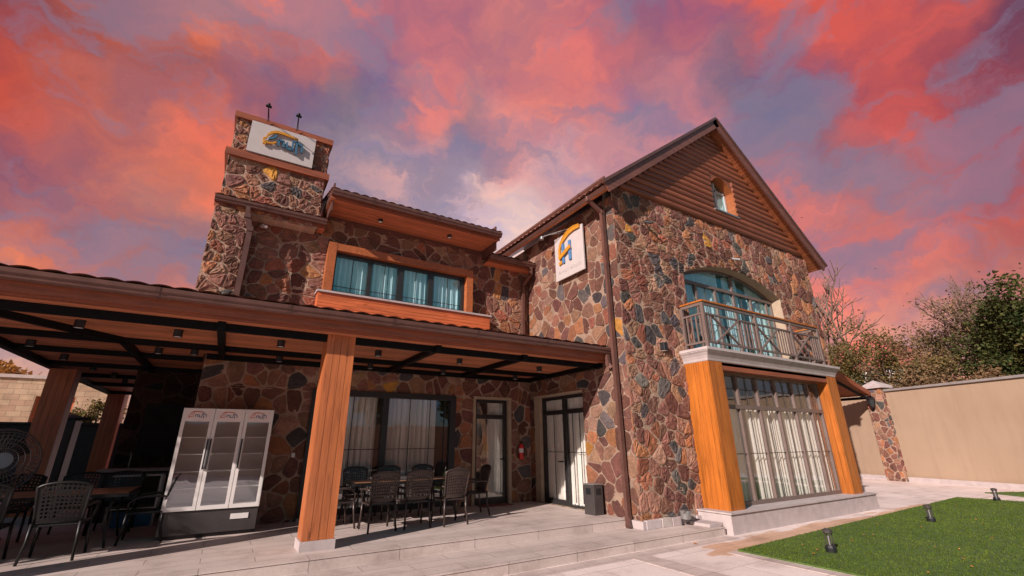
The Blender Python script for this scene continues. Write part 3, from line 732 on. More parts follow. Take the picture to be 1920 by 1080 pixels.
# --- eaves over the first floor: left low roof, raised roof over the window, right low roof
def eave(x0, x1, yg, zg, name='eave_roof', ridge_y=13.5, rise=.36, yback=10.3):
    dv = V((0, ridge_y-yg, rise*(ridge_y-yg)))
    m = MB(); m.prism([(yg+.12, zg-.02), (ridge_y, zg-.02+rise*(ridge_y-yg-.12)), (ridge_y, zg+.05+rise*(ridge_y-yg-.12)), (yg+.12, zg+.03)], lambda u, v, n: V((n, u, v)), x0, x1)
    r = m.build(name, 'gutter', house)
    tile_roof((x0-.02, yg+.06, zg+.03), (1, 0, 0), dv, x1-x0+.04, dv.length).build('roof_tiles', 'tile', r)
    gutter((x0, yg+.13, zg+.01), (x1, yg+.13, zg+.01), (0, -1, 0)).build('gutter', 'gutter', r)
    m = MB(); m.box(x0, x1, yg+.135, yg+.16, zg-.16, zg-.02); m.build('fascia', 'postx', r)
    m = MB(); k = yg+.165; random.seed(int(x0*7))
    while k < yback: m.box(x0+.01, x1-.01, k, k+.098, zg-.15, zg-.13, tn(.2)); k += .107
    m.build('soffit', 'ceil', r); return r
eave(-.98, 1.17, 9.83, 6.20); r3 = eave(5.40, 6.93, 9.83, 6.30); r2_ = eave(1.12, 5.44, 9.26, 6.70, ridge_y=12.6, rise=.3)
m = MB(); m.box(1.12, 1.16, 9.47, 11.6, 6.56, 6.74); m.box(5.40, 5.44, 9.47, 11.6, 6.56, 6.74); m.box(1.165, 1.20, 9.50, 11.6, 6.30, 7.0); m.box(5.36, 5.398, 9.50, 11.6, 6.30, 7.0)
m.box(1.2, 5.34, 10.3, 10.36, 6.4, 6.6)
m.build('roof_cheek', 'gutter', r2_)
m = MB(); m.box(-.9, 6.9, 13.3, 13.5, 6.4, 7.4); m.build('ridge_wall', 'mortar', house)
m = MB(); m.prism([(13.5, 7.45), (17.3, 6.1), (17.3, 6.2), (13.5, 7.55)], lambda u, v, n: V((n, u, v)), -1, 7); m.build('rear_roof', 'gutter', house)
pipe('p', [(-.38, 9.86, 6.10), (-.36, 9.86, 5.9), (-.27, 9.88, 5.62), (-.27, 9.9, 3.95)], .10, .08).build('downpipe', 'gutter', house)
pipe('p', [(6.75, 9.86, 6.2), (6.76, 9.9, 6.0), (6.70, 10.22, 5.75), (6.68, 10.22, 4.0)], .08, .07).build('downpipe', 'gutter', house)
# --- first floor ribbon window
f = MB(); random.seed(2)
f.box(1.31, 1.49, 10.09, 10.45, 4.62, 5.82); f.box(4.83, 5.01, 10.09, 10.45, 4.62, 5.82); f.box(1.49, 4.83, 10.095, 10.45, 5.64, 5.817)
win = f.build('ribbon_window', 'posty', house)
f = MB()
for a, b in ((1.49, 1.54), (2.27, 2.37), (3.00, 3.16), (3.81, 3.95), (4.74, 4.83)): f.box(a, b, 10.24, 10.34, 4.62, 5.64)
f.box(1.49, 4.83, 10.235, 10.345, 5.56, 5.64); f.box(1.49, 4.83, 10.235, 10.345, 4.62, 4.70); f.build('window_frame', 'framed', win)
f = MB()
for x in (1.92, 2.68, 3.48, 4.35): f.box(x-.007, x+.007, 10.27, 10.28, 4.7, 5.56)
f.box(1.5, 4.8, 10.27, 10.28, 4.82, 4.832); f.build('glazing_bar', 'framed', win)
MB().box(1.5, 4.8, 10.29, 10.296, 4.66, 5.6).build('pane', 'coated', win)
for a, b, s_ in ((1.5, 2.8, 1), (2.82, 3.9, 2), (3.92, 4.85, 3)): curtain(a, b, 4.6, 5.62, 10.38, .05, .14, seed=s_).build('curtain', 'curtain', win)
m = MB(); random.seed(6)
m.box(1.235, 5.465, 10.03, 10.31, 4.0, 4.55, (.3, .3, .3))
for k in range(7):
    z = 4.0+.079*k
    m.box(1.22, 5.48, 10.005, 10.03, z, z+.073, tn(.08))
    m.box(1.215, 1.235, 10.006, 10.31, z, z+.073, tn(.08)); m.box(5.465, 5.485, 10.006, 10.31, z, z+.073, tn(.08))
pn = m.build('sill_panel', 'panel', house)
MB().box(1.18, 5.52, 9.96, 10.33, 4.556, 4.60).build('sill_coping', 'slab', pn)
# --- ground floor window wall
f = MB()
for a, b in ((1.42, 1.55), (2.92, 3.05), (4.55, 4.70)): f.box(a, b, 10.24, 10.36, .06, 2.5)
f.box(1.421, 4.699, 10.236, 10.364, 2.38, 2.499); f.box(1.421, 4.699, 10.236, 10.364, .061, .16)
win = f.build('patio_window', 'framed', house)
f = MB()
for x in (2.28, 3.56, 4.05, 4.42): f.box(x-.008, x+.008, 10.28, 10.292, .16, 2.4)
f.box(1.55, 4.55, 10.28, 10.292, 1.28, 1.295); f.build('glazing_bar', 'framed', win)
MB().box(1.5, 4.6, 10.30, 10.306, .12, 2.44).build('pane', 'glass', win)
for a, b, s_ in ((1.5, 2.85, 7), (2.95, 4.22, 8)): curtain(a, b, .06, 2.45, 10.43, .075, .13, seed=s_).build('curtain', 'curtain', win)
MB().box(1.42, 4.7, 10.14, 10.33, .0, .058).build('sill', 'slab', win)
# --- entrance door in the facade
f = MB()
for a, b in ((5.27, 5.34), (6.13, 6.21)): f.box(a, b, 10.36, 10.44, 0, 2.45)
f.box(5.34, 6.13, 10.355, 10.445, 2.38, 2.45); f.box(5.34, 6.13, 10.355, 10.445, 1.98, 2.08); f.box(5.34, 6.13, 10.355, 10.445, .0, .15)
dr = f.build('door', 'framed', house)
MB().box(5.34, 6.13, 10.395, 10.40, .15, 2.38).build('pane', 'glass', dr)
m = MB(); m.box(6.09, 6.12, 10.30, 10.36, 1.0, 1.03); m.box(5.98, 6.12, 10.29, 10.31, 1.0, 1.025); m.build('handle', 'steel', dr)
curtain(5.75, 6.2, .1, 2.4, 10.55, .03, .1, seed=2).build('curtain', 'curtain', dr)
m = MB(); m.box(6.215, 6.30, 10.27, 10.45, 0, 2.5); m.box(5.19, 5.262, 10.27, 10.45, 0, 2.5); m.box(5.19, 6.30, 10.268, 10.45, 2.455, 2.52); m.build('door_surround', 'reveal', dr)
# --- double door in the side wall
f = MB()
def sb(y0, y1, z0, z1, x0=7.02, x1=7.10, m=None, t=(1, 1, 1)): (m or f).box(x0, x1, y0, y1, z0, z1, t)
for a, b in ((9.80, 9.88), (8.92, 9.03), (8.13, 8.20)): sb(a, b, 0, 2.5)
sb(8.2, 9.8, 2.42, 2.499, 7.018, 7.102); sb(8.2, 9.8, 2.06, 2.16, 7.018, 7.102); sb(9.03, 9.8, 0, .12, 7.018, 7.102); sb(8.2, 8.92, 0, .05, 7.018, 7.102)
dr = f.build('double_door', 'framed', house)
f = MB()
for y in (9.42, 8.68, 8.42): sb(y-.008, y+.008, .1, 2.06, 7.04, 7.052, f)
sb(8.2, 9.8, 1.17, 1.185, 7.04, 7.052, f); f.build('glazing_bar', 'framed', dr)
MB().box(7.06, 7.066, 8.2, 9.8, .08, 2.45).build('pane', 'glass', dr)
m = MB(); m.box(6.97, 7.02, 9.06, 9.09, .95, .98); m.box(6.96, 6.98, 9.06, 9.2, .95, .975); m.build('handle', 'steel', dr)
curtain(8.15, 9.85, .05, 2.46, 7.15, .04, .13, 'y', 3).build('curtain', 'curtain', dr)
m = MB(); m.box(6.93, 7.1, 9.885, 10.12, 0, 2.5); m.box(6.915, 7.12, 8.13, 10.12, 2.505, 2.56); m.build('door_surround', 'reveal', dr)

# ================================================================== CANOPY
can = thing('porch_canopy', 'long tiled porch canopy with timber ceiling on black steel beams', 'canopy', (1.15, 7.3, 0))
CZ = 3.06
m = MB(); random.seed(12); y = 7.30
while y < 10.3:
    m.box(-3.36, 6.9, y, y+.103, CZ, CZ+.02, tn(.22)); y += .112
x = -3.36
while y < 19.3:
    m.box(-3.36, -.62, y, y+.103, CZ, CZ+.02, tn(.22)); y += .112
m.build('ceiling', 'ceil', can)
m = MB()
m.box(-3.42, 6.90, 7.45, 7.54, 2.95, 3.059); m.box(-3.42, 6.9, 9.27, 9.35, 2.965, 3.058); m.box(-.55, 6.9, 10.2, 10.28, 2.955, 3.058)
for xx in (-.30, 3.0, 4.85): m.box(xx-.05, xx+.05, 7.34, 10.2, 2.96, 3.059)
m.box(6.80, 6.89, 7.34, 10.2, 2.96, 3.059); m.box(-1.70, -1.6, 9.35, 19.2, 2.962, 3.059); m.box(-3.42, -3.30, 7.34, 19.2, 2.95, 3.095)
for yy in (10.75, 12.6, 14.5, 16.5, 19.1): m.box(-3.3, -.62, yy-.04, yy+.04, 2.966, 3.0585)
m.beam((-3.3, 7.34, 3.01), (-1.66, 9.3, 3.01), .09, .09)
m.build('steel_beam', 'steel', can)
m = MB(); m.box(-3.47, 6.92, 7.165, 7.215, 3.10, 3.24); m.box(-3.42, 6.89, 7.216, 7.297, 3.066, 3.12); m.box(-3.47, -3.43, 7.215, 19.3, 3.085, 3.24); m.build('fascia', 'postx', can)
gutter((-3.5, 7.14, 3.325), (6.92, 7.14, 3.325), (0, -1, 0)).build('gutter', 'gutter', can)
gutter((-3.48, 7.1, 3.34), (-3.48, 19.3, 3.34), (-1, 0, 0)).build('gutter', 'gutter', can)
m = MB(); m.prism([(7.16, 3.24), (10.3, 3.86), (10.3, 3.94), (7.16, 3.32)], lambda u, v, n: V((n, u, v)), -.6, 6.9); m.prism([(-3.46, 3.24), (-.6, 3.70), (-.6, 3.78), (-3.46, 3.34)], lambda u, v, n: V((u, n, v)), 10.3, 19.3)
m.prism([(7.16, 3.24), (10.3, 3.86), (10.3, 3.94), (7.16, 3.32)], lambda u, v, n: V((n, u, v)), -3.46, -.602)
rf = m.build('roof', 'gutter', can)
tile_roof((-3.5, 7.10, 3.35), (1, 0, 0), (0, 3.2, .64), 10.4, 3.3, per=.26, amp=.022).build('roof_tiles', 'tile', rf)
tile_roof((-3.52, 10.35, 3.34), (0, 1, 0), (2.9, 0, .5), 8.9, 2.9).build('roof_tiles', 'tile', rf)
pipe('p', [(6.80, 7.08, 3.2), (6.80, 7.06, 3.0), (6.83, 6.99, 2.9)], .08, .07).build('downpipe', 'gutter', can)
def wood_post(name_t, label, x0, y0, n=4, s=.43):
    p = thing('timber_post', label, 'post', (x0+s/2, y0+s/2, 0), 'timber clad canopy posts')
    column(x0, x0+s, y0, y0+s, .13, 3.08 if y0 < 8 else 2.95, n).build('timber_cladding', 'post', p)
    MB().box(x0-.02, x0+s+.02, y0-.02, y0+s+.02, 0, .128).build('base', 'slab', p)
wood_post('', 'bright orange timber clad post standing at the front edge of the terrace', 1.14, 7.42)
wood_post('', 'dark timber clad post at the left side of the canopy behind the wire fan', -3.36, 13.0)
wood_post('', 'farthest timber clad post at the rear left corner of the canopy', -3.36, 18.8)
wood_post('', 'timber clad post at the front left corner of the canopy', -3.36, 7.35)
# ceiling spots
spots = [(-1.98, 8.25), (-.86, 8.25), (.55, 8.3), (2.2, 8.35), (3.9, 8.4), (5.95, 8.45), (.67, 9.9), (2.46, 9.9), (4.18, 9.9), (6.2, 9.9), (-1.26, 10.0), (-.72, 9.85), (-2.97, 10.24), (-2.85, 11.6), (-2.67, 12.95), (-2.5, 14.1), (-2.46, 15.3), (-2.3, 17.0)]
def spot(x, y, z, label, grp):
    t = thing('ceiling_lamp', label, 'ceiling lamp', (x, y, z), grp)
    MB().lathe((x, y, z-.11), [(.02, .012), (.052, .012), (.055, 0), (.06, 0), (.06, .11)], 20).build('lamp_body', 'black', t)
    MB().lathe((x, y, z-.10), [(.05, -.004), (.05, 0)], 20).build('lens', 'lens', t)
ords = ['first', 'second', 'third', 'fourth', 'fifth', 'sixth']
for i, (x, y) in enumerate(spots):
    if i < 6: lb = f'{ords[i]} black ceiling spot from the left in the front row of the porch'
    elif i < 10: lb = f'{ords[i-6]} black ceiling spot from the left in the rear row above the windows'
    elif i == 10: lb = 'black ceiling spot above the left dining table, on the left of a close pair'
    elif i == 11: lb = 'black ceiling spot above the display cooler, on the right of a close pair'
    else: lb = f'{ords[i-12]} black ceiling spot, counting from the nearest, along the left wing of the canopy'
    spot(x, y, CZ-.001, lb, 'black ceiling spots under the porch')
spot(2.35, 9.85, 6.587, 'black ceiling spot under the raised eave, left of two', 'black spots under the raised eave'); spot(4.15, 9.8, 6.587, 'black ceiling spot under the raised eave, right of two', 'black spots under the raised eave')

# ================================================================== SIGNS
def affine(o, eu, ev):
    det = eu[0]*ev[1]-eu[1]*ev[0]
    def f(p):
        x, y = p[0]-o[0], p[1]-o[1]; return ((x*ev[1]-y*ev[0])/det, (y*eu[0]-x*eu[1])/det)
    return f
A1 = affine((290, 195), (980, 264), (-125, 440))
LOGO = dict(arc=[(468, 475), (500, 425), (565, 388), (640, 378), (740, 402), (840, 440), (965, 485)], arcw=[.018, .03, .05, .055, .05, .045, .03],
 low=[(455, 462), (428, 490), (440, 520), (500, 545), (560, 550), (612, 532)], dot=[(412, 540), (460, 548)],
 two=[(505, 480), (560, 478), (610, 455), (628, 430), (600, 425)],
 letters=[[(640, 585), (662, 500)], [(655, 503), (740, 522)], [(735, 520), (715, 612)], [(785, 535), (762, 625)], [(757, 622), (850, 650)], [(848, 655), (880, 525)], [(876, 520), (945, 530)], [(940, 527), (898, 712)], [(945, 532), (985, 572), (1018, 592)], [(1018, 590), (992, 688)]])
def logo(parent, fnw, sc, aff, th, mo, mb_, md, n0=.002):
    uv = lambda L: [(aff(p)[0]*sc[0], aff(p)[1]*sc[1]) for p in L]
    m = MB(); m.ribbon(uv(LOGO['arc']), LOGO['arcw'], fnw, n0, th); m.ribbon(uv(LOGO['low']), .05*sc[1], fnw, n0, th); m.ribbon(uv(LOGO['dot']), .07*sc[1], fnw, n0, th); m.build('logo_swoosh', mo, parent)
    m = MB(); m.ribbon(uv(LOGO['two']), .045*sc[1], fnw, n0, th); m.build('logo_stroke', md, parent)
    m = MB()
    for s in LOGO['letters']: m.ribbon(uv(s), .05*sc[1], fnw, n0, th*1.15)
    m.build('lettering', mb_, parent)
sg = thing('chimney_sign', 'white rectangular sign with amber swoosh and blue letters on the chimney', 'sign', (0, 9.86, 7.42))
MB().box(-.64, .68, 9.84, 9.89, 7.42, 8.2).build('board', 'signw', sg)
LOGO['arcw'] = [.02, .035, .06, .065, .06, .05, .03]
logo(sg, lambda u, v, n: V((-.64+u, 9.84-n, 8.2-v)), (1.32, .78), A1, .06, 'logo_o', 'logo_b', 'logo_b', .02)
sg = thing('wall_sign', 'white square sign with amber and blue letter emblem on the sunlit side wall', 'sign', (6.87, 8.2, 5.4))
MB().box(6.80, 6.845, 7.615, 8.765, 5.40, 6.63).build('board', 'signw', sg, bevel=.006); MB().box(6.845, 6.93, 7.75, 8.63, 5.55, 6.48).build('back_frame', 'steel', sg)
A2 = affine((115, 400), (382, -228), (28, 582))
fS = lambda u, v, n: V((6.80-n, 8.765-u*1.15, 6.63-v*1.23))
uv = lambda L: [A2(p) for p in L]
m = MB(); m.ribbon(uv([(475, 205), (400, 235), (330, 290), (270, 370), (228, 450), (205, 540), (208, 620), (222, 660)]), [.075, .105, .115, .11, .09, .07, .055, .04], fS, .01, .05)
m.ribbon(uv([(475, 185), (400, 212), (330, 262), (265, 345), (240, 400)]), [.02, .025, .025, .02, .015], fS, .05, .06)
m.ribbon(uv([(212, 665), (290, 570), (365, 478)]), .085, fS, .055, .08); m.ribbon(uv([(200, 735), (240, 700)]), .07, fS, .01, .04); m.build('logo_swoosh', 'logo_o', sg)
m = MB(); m.ribbon(uv([(250, 455), (264, 712)]), .07, fS, .01, .045); m.ribbon(uv([(340, 400), (353, 655)]), .075, fS, .01, .045); m.build('lettering', 'logo_l', sg)
def text_mesh(txt, size, name, mat, parent, mw, ext=.002):
    c = bpy.data.curves.new(name, 'FONT'); c.body = txt; c.size = size; c.extrude = ext; c.align_x = 'CENTER'; c.align_y = 'CENTER'; c.space_character = 1.2
    t = bpy.data.objects.new('tmp_text', c); COL.objects.link(t); dg = bpy.context.evaluated_depsgraph_get()
    me = bpy.data.meshes.new_from_object(t.evaluated_get(dg)); bpy.data.objects.remove(t)
    me.materials.clear(); me.materials.append(M[mat]); me.transform(mw); me.transform(Matrix.Translation(-parent.location))
    a = me.attributes.new('tint', 'FLOAT_COLOR', 'FACE'); a.data.foreach_set('color', [1.0]*(4*len(me.polygons)))
    o = bpy.data.objects.new(name, me); COL.objects.link(o); o.parent = parent; return o
text_mesh('FAMILY HOUSE', .115, 'text', 'inkgrey', sg, Matrix(((0, 0, -1, 6.797), (-1, 0, 0, 8.19), (0, 1, 0, 5.60), (0, 0, 0, 1))), .003)
# lamps on arms
for i, (x, lb) in enumerate(((-.36, 'left of two thin gooseneck sign lamps above the chimney sign'), (.24, 'right of two thin gooseneck sign lamps above the chimney sign'))):
    t = thing('sign_lamp', lb, 'sign lamp', (x, 9.88, 8.36), 'sign lamps on the chimney top')
    MB().tube([(x, 9.86, 8.28), (x, 9.84, 8.36), (x-.02, 9.45, 8.36), (x-.02, 9.40, 8.35)], .010, 6).tube([(x+.03, 9.86, 8.30), (x-.01, 9.45, 8.35)], .006, 5).build('arm', 'steel', t)
    MB().box(x-.07, x+.04, 9.36, 9.41, 8.33, 8.365).lathe((x-.02, 9.385, 8.365), [(.03, 0), (.03, .05)], 10).build('lamp_head', 'steel', t)
t = thing('sign_lamp', 'grey gooseneck lamp arm over the side wall sign under the eave', 'sign lamp', (6.8, 8.3, 6.8))
MB().tube([(6.93, 8.0, 6.75), (6.45, 8.75, 6.66), (6.42, 8.8, 6.63)], .012, 6).tube([(6.93, 8.35, 6.75), (6.45, 8.75, 6.67)], .010, 6).build('arm', 'grey', t)
MB().lathe((6.42, 8.82, 6.58), [(.02, .1), (.05, .07), (.06, 0)], 12).build('lamp_head', 'grey', t)
def cam_body(x, y, z, label, d=(0, -1, 0), mat='black', ax=0):
    t = thing('security_camera', label, 'camera', (x, y, z)); dd = V(d)
    MB().tube([V((x, y, z)), V((x, y, z))+dd*.1+V((0, 0, -.02))], .018, 8).build('bracket', mat, t)
    MB().tube([V((x, y, z))+dd*.06+V((-.03, 0, -.05)), V((x, y, z))+dd*.22+V((.06, 0, -.11))], .035, 12).build('housing', mat, t)
cam_body(7.9, 6.6, 6.52, 'small black bullet camera high on the stone gable corner')
cam_body(11.4, 6.6, 6.3, 'small pale bullet camera above the arched window', mat='grey')
cam_body(-.05, 10.3, 5.95, 'white bullet camera under the left eave beside the chimney', mat='white')
def wall_lamp(x, y, z, label, d):
    t = thing('wall_lamp', label, 'wall lamp', (x, y, z), 'small box wall lamps')
    MB().box(x-.06, x+.06, y-.12, y, z-.10, z+.08).build('lamp_body', 'black', t, bevel=.01)
    MB().box(x-.045, x+.045, y-.105, y-.02, z-.106, z-.10).build('lens', 'lens', t)
wall_lamp(8.05, 6.62, 3.42, 'small dark box wall lamp on the stone gable beside the balcony', 0)
# floodlight at the foot of the wall
t = thing('floodlight', 'ribbed pale floodlight at the foot of the stone corner wall', 'floodlight', (7.9, 6.45, -.147))
m = MB(); m.box(7.74, 8.02, 6.32, 6.36, .10, .13)
m.lathe((7.89, 6.40, -.02), [(.10, .15), (.11, .12), (.09, .0), (.05, -.01)], 18); m.build('lamp_body', 'grey', t)
MB().tube([(7.89, 6.5, -.147), (7.89, 6.5, 0), (7.89, 6.42, .02)], .018, 8).build('bracket', 'black', t)

# ================================================================== DISPLAY COOLER
fx0, fx1, fy0, fy1, fz1 = -.66, .70, 9.42, 10.22, 2.0
fr = thing('display_cooler', 'white three door glass display cooler with dark base against the stone wall', 'refrigerator', ((fx0+fx1)/2, 9.8, 0))
m = MB(); m.box(fx0, fx1, fy0+.05, fy0+.75, .40, .46); m.box(fx0, fx0+.035, fy0+.05, fy0+.75, .46, fz1); m.box(fx1-.035, fx1, fy0+.05, fy0+.75, .46, fz1); m.box(fx0+.035, fx1-.035, fy0+.05, fy0+.75, fz1-.05, fz1); m.box(fx0+.035, fx1-.035, fy0+.7, fy0+.75, .46, fz1-.05)
m.build('cabinet', 'white', fr, bevel=.004)
m = MB(); m.box(fx0+.005, fx1-.005, fy0+.03, fy0+.74, .06, .398); m.box(fx0+.03, fx1-.03, fy0+.08, fy0+.7, 0, .06, (.4, .4, .4)); m.build('base', 'bin', fr, bevel=.006)
m = MB(); m.box(fx1-.40, fx1-.14, fy0+.018, fy0+.03, .24, .32); m.build('control_panel', 'white', fr)
text_mesh('0 888 0', .045, 'text', 'logo_n', fr, Matrix(((1, 0, 0, fx1-.27), (0, 0, -1, fy0+.016), (0, 1, 0, .28), (0, 0, 0, 1))), .001) if False else None
dw = (fx1-fx0)/3
for i in range(3):
    a = fx0+dw*i+.004; b = a+dw-.008
    m = MB(); m.box(a, a+.05, fy0, fy0+.045, .41, 1.99); m.box(b-.05, b, fy0, fy0+.045, .41, 1.99); m.box(a+.05, b-.05, fy0, fy0+.045, .41, .47); m.box(a+.05, b-.05, fy0, fy0+.045, 1.96, 1.99)
    m.box(a+.05, b-.05, fy0+.008, fy0+.04, 1.78, 1.96, (1.05, .96, .95))
    d = m.build('door', 'white', fr)
    MB().box(a+.05, b-.05, fy0+.02, fy0+.026, .47, 1.78).build('pane', 'fridgeglass', d)
    hx = b-.018 if i == 0 else (a+.018 if i == 1 else a-.02+.038)
    MB().box(hx-.012, hx+.012, fy0-.035, fy0-.01, 1.02, 1.5).box(hx-.01, hx+.01, fy0-.012, fy0+.002, 1.04, 1.07).box(hx-.01, hx+.01, fy0-.012, fy0+.002, 1.45, 1.48).build('handle', 'black', d, bevel=.004)
    LOGO['arcw'] = [.006, .01, .016, .018, .016, .013, .01]
    ow = .42; oh = .2
    logo(d, lambda u, v, n, a=a, b=b: V(((a+b)/2-ow*.54+u, fy0+.008-n, 1.978-v)), (ow, oh), A1, .003, 'logo_r', 'logo_n', 'logo_r', .0005)
m = MB()
for z in (.72, .98, 1.25, 1.52):
    for i in range(3):
        a = fx0+dw*i+.05; m.box(a, a+dw-.1, fy0+.1, fy0+.64, z, z+.012)
m.build('shelf', 'white', fr)

# ================================================================== CHAIRS AND TABLES
def lattice(m, fn, nx, nz, th, hole=.56, solid=lambda i, j: False):
    """fn(s,t,n): s in -1..1, t in 0..1, n = thickness coordinate"""
    for i in range(nx):
        for j in range(nz):
            s0, s1 = -1+2*i/nx, -1+2*(i+1)/nx; t0, t1 = j/nz, (j+1)/nz
            O = [(s0, t0), (s1, t0), (s1, t1), (s0, t1)]
            if solid(i, j):
                for n in (0, th): m.add([fn(*p, n) for p in O], [(0, 1, 2, 3)])
                continue
            cs, ct = (s0+s1)/2, (t0+t1)/2
            I = [(cs+(p[0]-cs)*hole, ct+(p[1]-ct)*hole) for p in O]
            vs = [fn(*p, 0) for p in O]+[fn(*p, 0) for p in I]+[fn(*p, th) for p in O]+[fn(*p, th) for p in I]
            fs = []
            for k in range(4):
                l = (k+1) % 4; fs += [(k, l, 4+l, 4+k), (8+k, 8+l, 12+l, 12+k), (4+k, 4+l, 12+l, 12+k)]
            m.add(vs, fs)
def make_chair(mat, wid, label, style):
    t = thing('garden_chair', label, 'chair')
    hw = wid/2
    def bk(s, tt, n):
        top = .40+.09*math.sqrt(max(0, 1-s*s*.85)); w = hw*(.86+.14*tt)
        if style and tt > .5: w += .0
        return V((s*w, -.235-.11*tt+.035*s*s+n, .46+tt*top))
    m = MB(); lattice(m, bk, 11, 10, .012, .55, (lambda i, j: j in (0, 9) or (j == 8 and 2 < i < 8)) if not style else (lambda i, j: j in (0,) or (j == 7 and 3 < i < 7) or i in (0, 10)))
    m.build('backrest', mat, t)
    e = [bk(-1, k/6, .006) for k in range(7)]+[bk(-1+2*k/12, 1.0, .006) for k in range(1, 12)]+[bk(1, 1-k/6, .006) for k in range(7)]
    m = MB(); m.tube(e, .018, 6); m.tube([bk(-1, 0, .006), bk(0, 0, .006), bk(1, 0, .006)], .012, 6); m.build('back_frame', mat, t, smooth=True)
    def stf(s, tt, n): return V((s*(hw-.01), -.22+tt*.44, .425+n-.015*(1-s*s)*math.sin(PI*tt)))
    m = MB(); lattice(m, stf, 9, 9, .012, .5)
    m.tube([stf(-1, 0, 0), stf(-1, 1, 0), stf(-.6, 1.04, 0), stf(.6, 1.04, 0), stf(1, 1, 0), stf(1, 0, 0), stf(-1, 0, 0)], .014, 6); m.build('seat', mat, t)
    for s in (-1, 1):
        MB().tube([(s*hw*.97, .20, .44), (s*(hw*1.0), .215, .25), (s*(hw*1.04), .25, .0)], [.022, .018, .018], 6).build('leg', mat, t, smooth=True)
        MB().tube([(s*hw*.88, -.235, .46), (s*hw*.9, -.235, .25), (s*(hw*.98), -.29, .0)], [.022, .018, .018], 6).build('leg', mat, t, smooth=True)
        p = bk(s, .42, .006)
        MB().tube([p, p+V((s*.04, .10, .015)), (s*(hw+.045), .02, .66), (s*(hw+.045), .14, .64), (s*(hw+.02), .21, .57), (s*hw*.97, .205, .43)], [.015, .02, .022, .022, .018, .016], 6).build('armrest', mat, t, smooth=True)
    return t
def copy_chair(src, loc, rz, label, grp):
    r = src.copy(); COL.objects.link(r)
    for ch in src.children:
        c = ch.copy(); COL.objects.link(c); c.parent = r
    place(r, loc, rz, label, grp); return r
def place(r, loc, rz, label, grp): r.location = loc; r.rotation_euler = (0, 0, rz); r['label'] = label; r['group'] = grp
GR, GL_ = 'chairs around the right dining table', 'chairs around the left dining table'
ch = make_chair('chair', .48, 'chair', 0)
R0 = [((2.50, 8.52), 0.0, 'bronze lattice chair nearest the orange post in the front row of the right table'),
      ((3.12, 8.50), -.02, 'bronze lattice chair in the middle of the front row of the right table'),
      ((3.80, 8.42), .03, 'bronze lattice chair at the right end of the front row of the right table'),
      ((2.42, 9.80), PI, 'dark lattice chair at the left end of the back row, before the window'),
      ((3.12, 9.82), PI, 'dark lattice chair in the middle of the back row, before the window'),
      ((3.88, 9.82), PI, 'dark lattice chair at the right end of the back row, before the window'),
      ((1.93, 9.10), -PI/2+.1, 'dark lattice chair at the left head of the right table behind the post'),
      ((4.62, 9.10), PI/2-.1, 'black lattice chair at the right head of the table beside the glass door')]
for i, ((x, y), rz, lb) in enumerate(R0):
    if i == 0: place(ch, (x, y, 0), rz, lb, GR)
    else: copy_chair(ch, (x, y, 0), rz, lb, GR)
ch2 = make_chair('chaird', .54, 'chair', 1)
L0 = [((-1.68, 8.90), -.02, 'large black lattice chair with its back to the viewer at the left table'),
      ((-2.48, 8.95), .05, 'black lattice chair cut by the left edge, front row of the left table'),
      ((-.86, 9.68), PI/2, 'black lattice chair at the right head of the left table by the cooler'),
      ((-1.42, 11.0), PI, 'grey-lit lattice chair behind the left table, right of three'),
      ((-2.0, 11.0), PI, 'dark lattice chair behind the left table, middle of three'),
      ((-2.75, 10.9), PI, 'dark lattice chair behind the left table, leftmost before the wire fan')]
for i, ((x, y), rz, lb) in enumerate(L0):
    if i == 0: place(ch2, (x, y, 0), rz, lb, GL_)
    else: copy_chair(ch2, (x, y, 0), rz, lb, GL_)
def table(x0, x1, y0, y1, label, h=.735):
    t = thing('dining_table', label, 'table', ((x0+x1)/2, (y0+y1)/2, 0), 'slatted dining tables')
    m = MB(); n = int((y1-y0)/.11); w = (y1-y0)/n; random.seed(3)
    for k in range(n): m.box(x0+.03, x1-.03, y0+w*k+.008, y0+w*(k+1)-.008, h-.022, h, tn(.15))
    m.build('tabletop', 'tabletop', t)
    m = MB(); m.box(x0, x1, y0-.02, y0+.01, h-.05, h-.002); m.box(x0, x1, y1-.01, y1+.02, h-.05, h-.002); m.box(x0, x0+.03, y0, y1, h-.05, h-.002); m.box(x1-.03, x1, y0, y1, h-.05, h-.002)
    m.box(x0+.1, x1-.1, (y0+y1)/2-.03, (y0+y1)/2+.03, h-.06, h-.024); m.build('table_frame', 'chaird', t)
    for x, s in ((x0+.18, 1), (x1-.18, -1)):
        for y, q in ((y0+.12, 1), (y1-.12, -1)):
            MB().tube([(x, y, h-.05), (x+.05*s, y+.05*q, .45), (x, y, .15), (x-.03*s, y-.03*q, 0)], [.022, .018, .016, .02], 7).build('leg', 'chaird', t, smooth=True)
table(2.12, 4.32, 8.82, 9.55, 'slatted wooden dining table with dark metal frame before the patio window')
table(-3.3, -1.08, 9.25, 10.5, 'slatted wooden dining table at the left under the canopy')
t = thing('table_caddy', 'small white napkin box on the right dining table', 'box', (3.15, 9.2, .735))
MB().box(3.06, 3.24, 9.14, 9.26, .735, .79).build('box_body', 'white', t, bevel=.005)

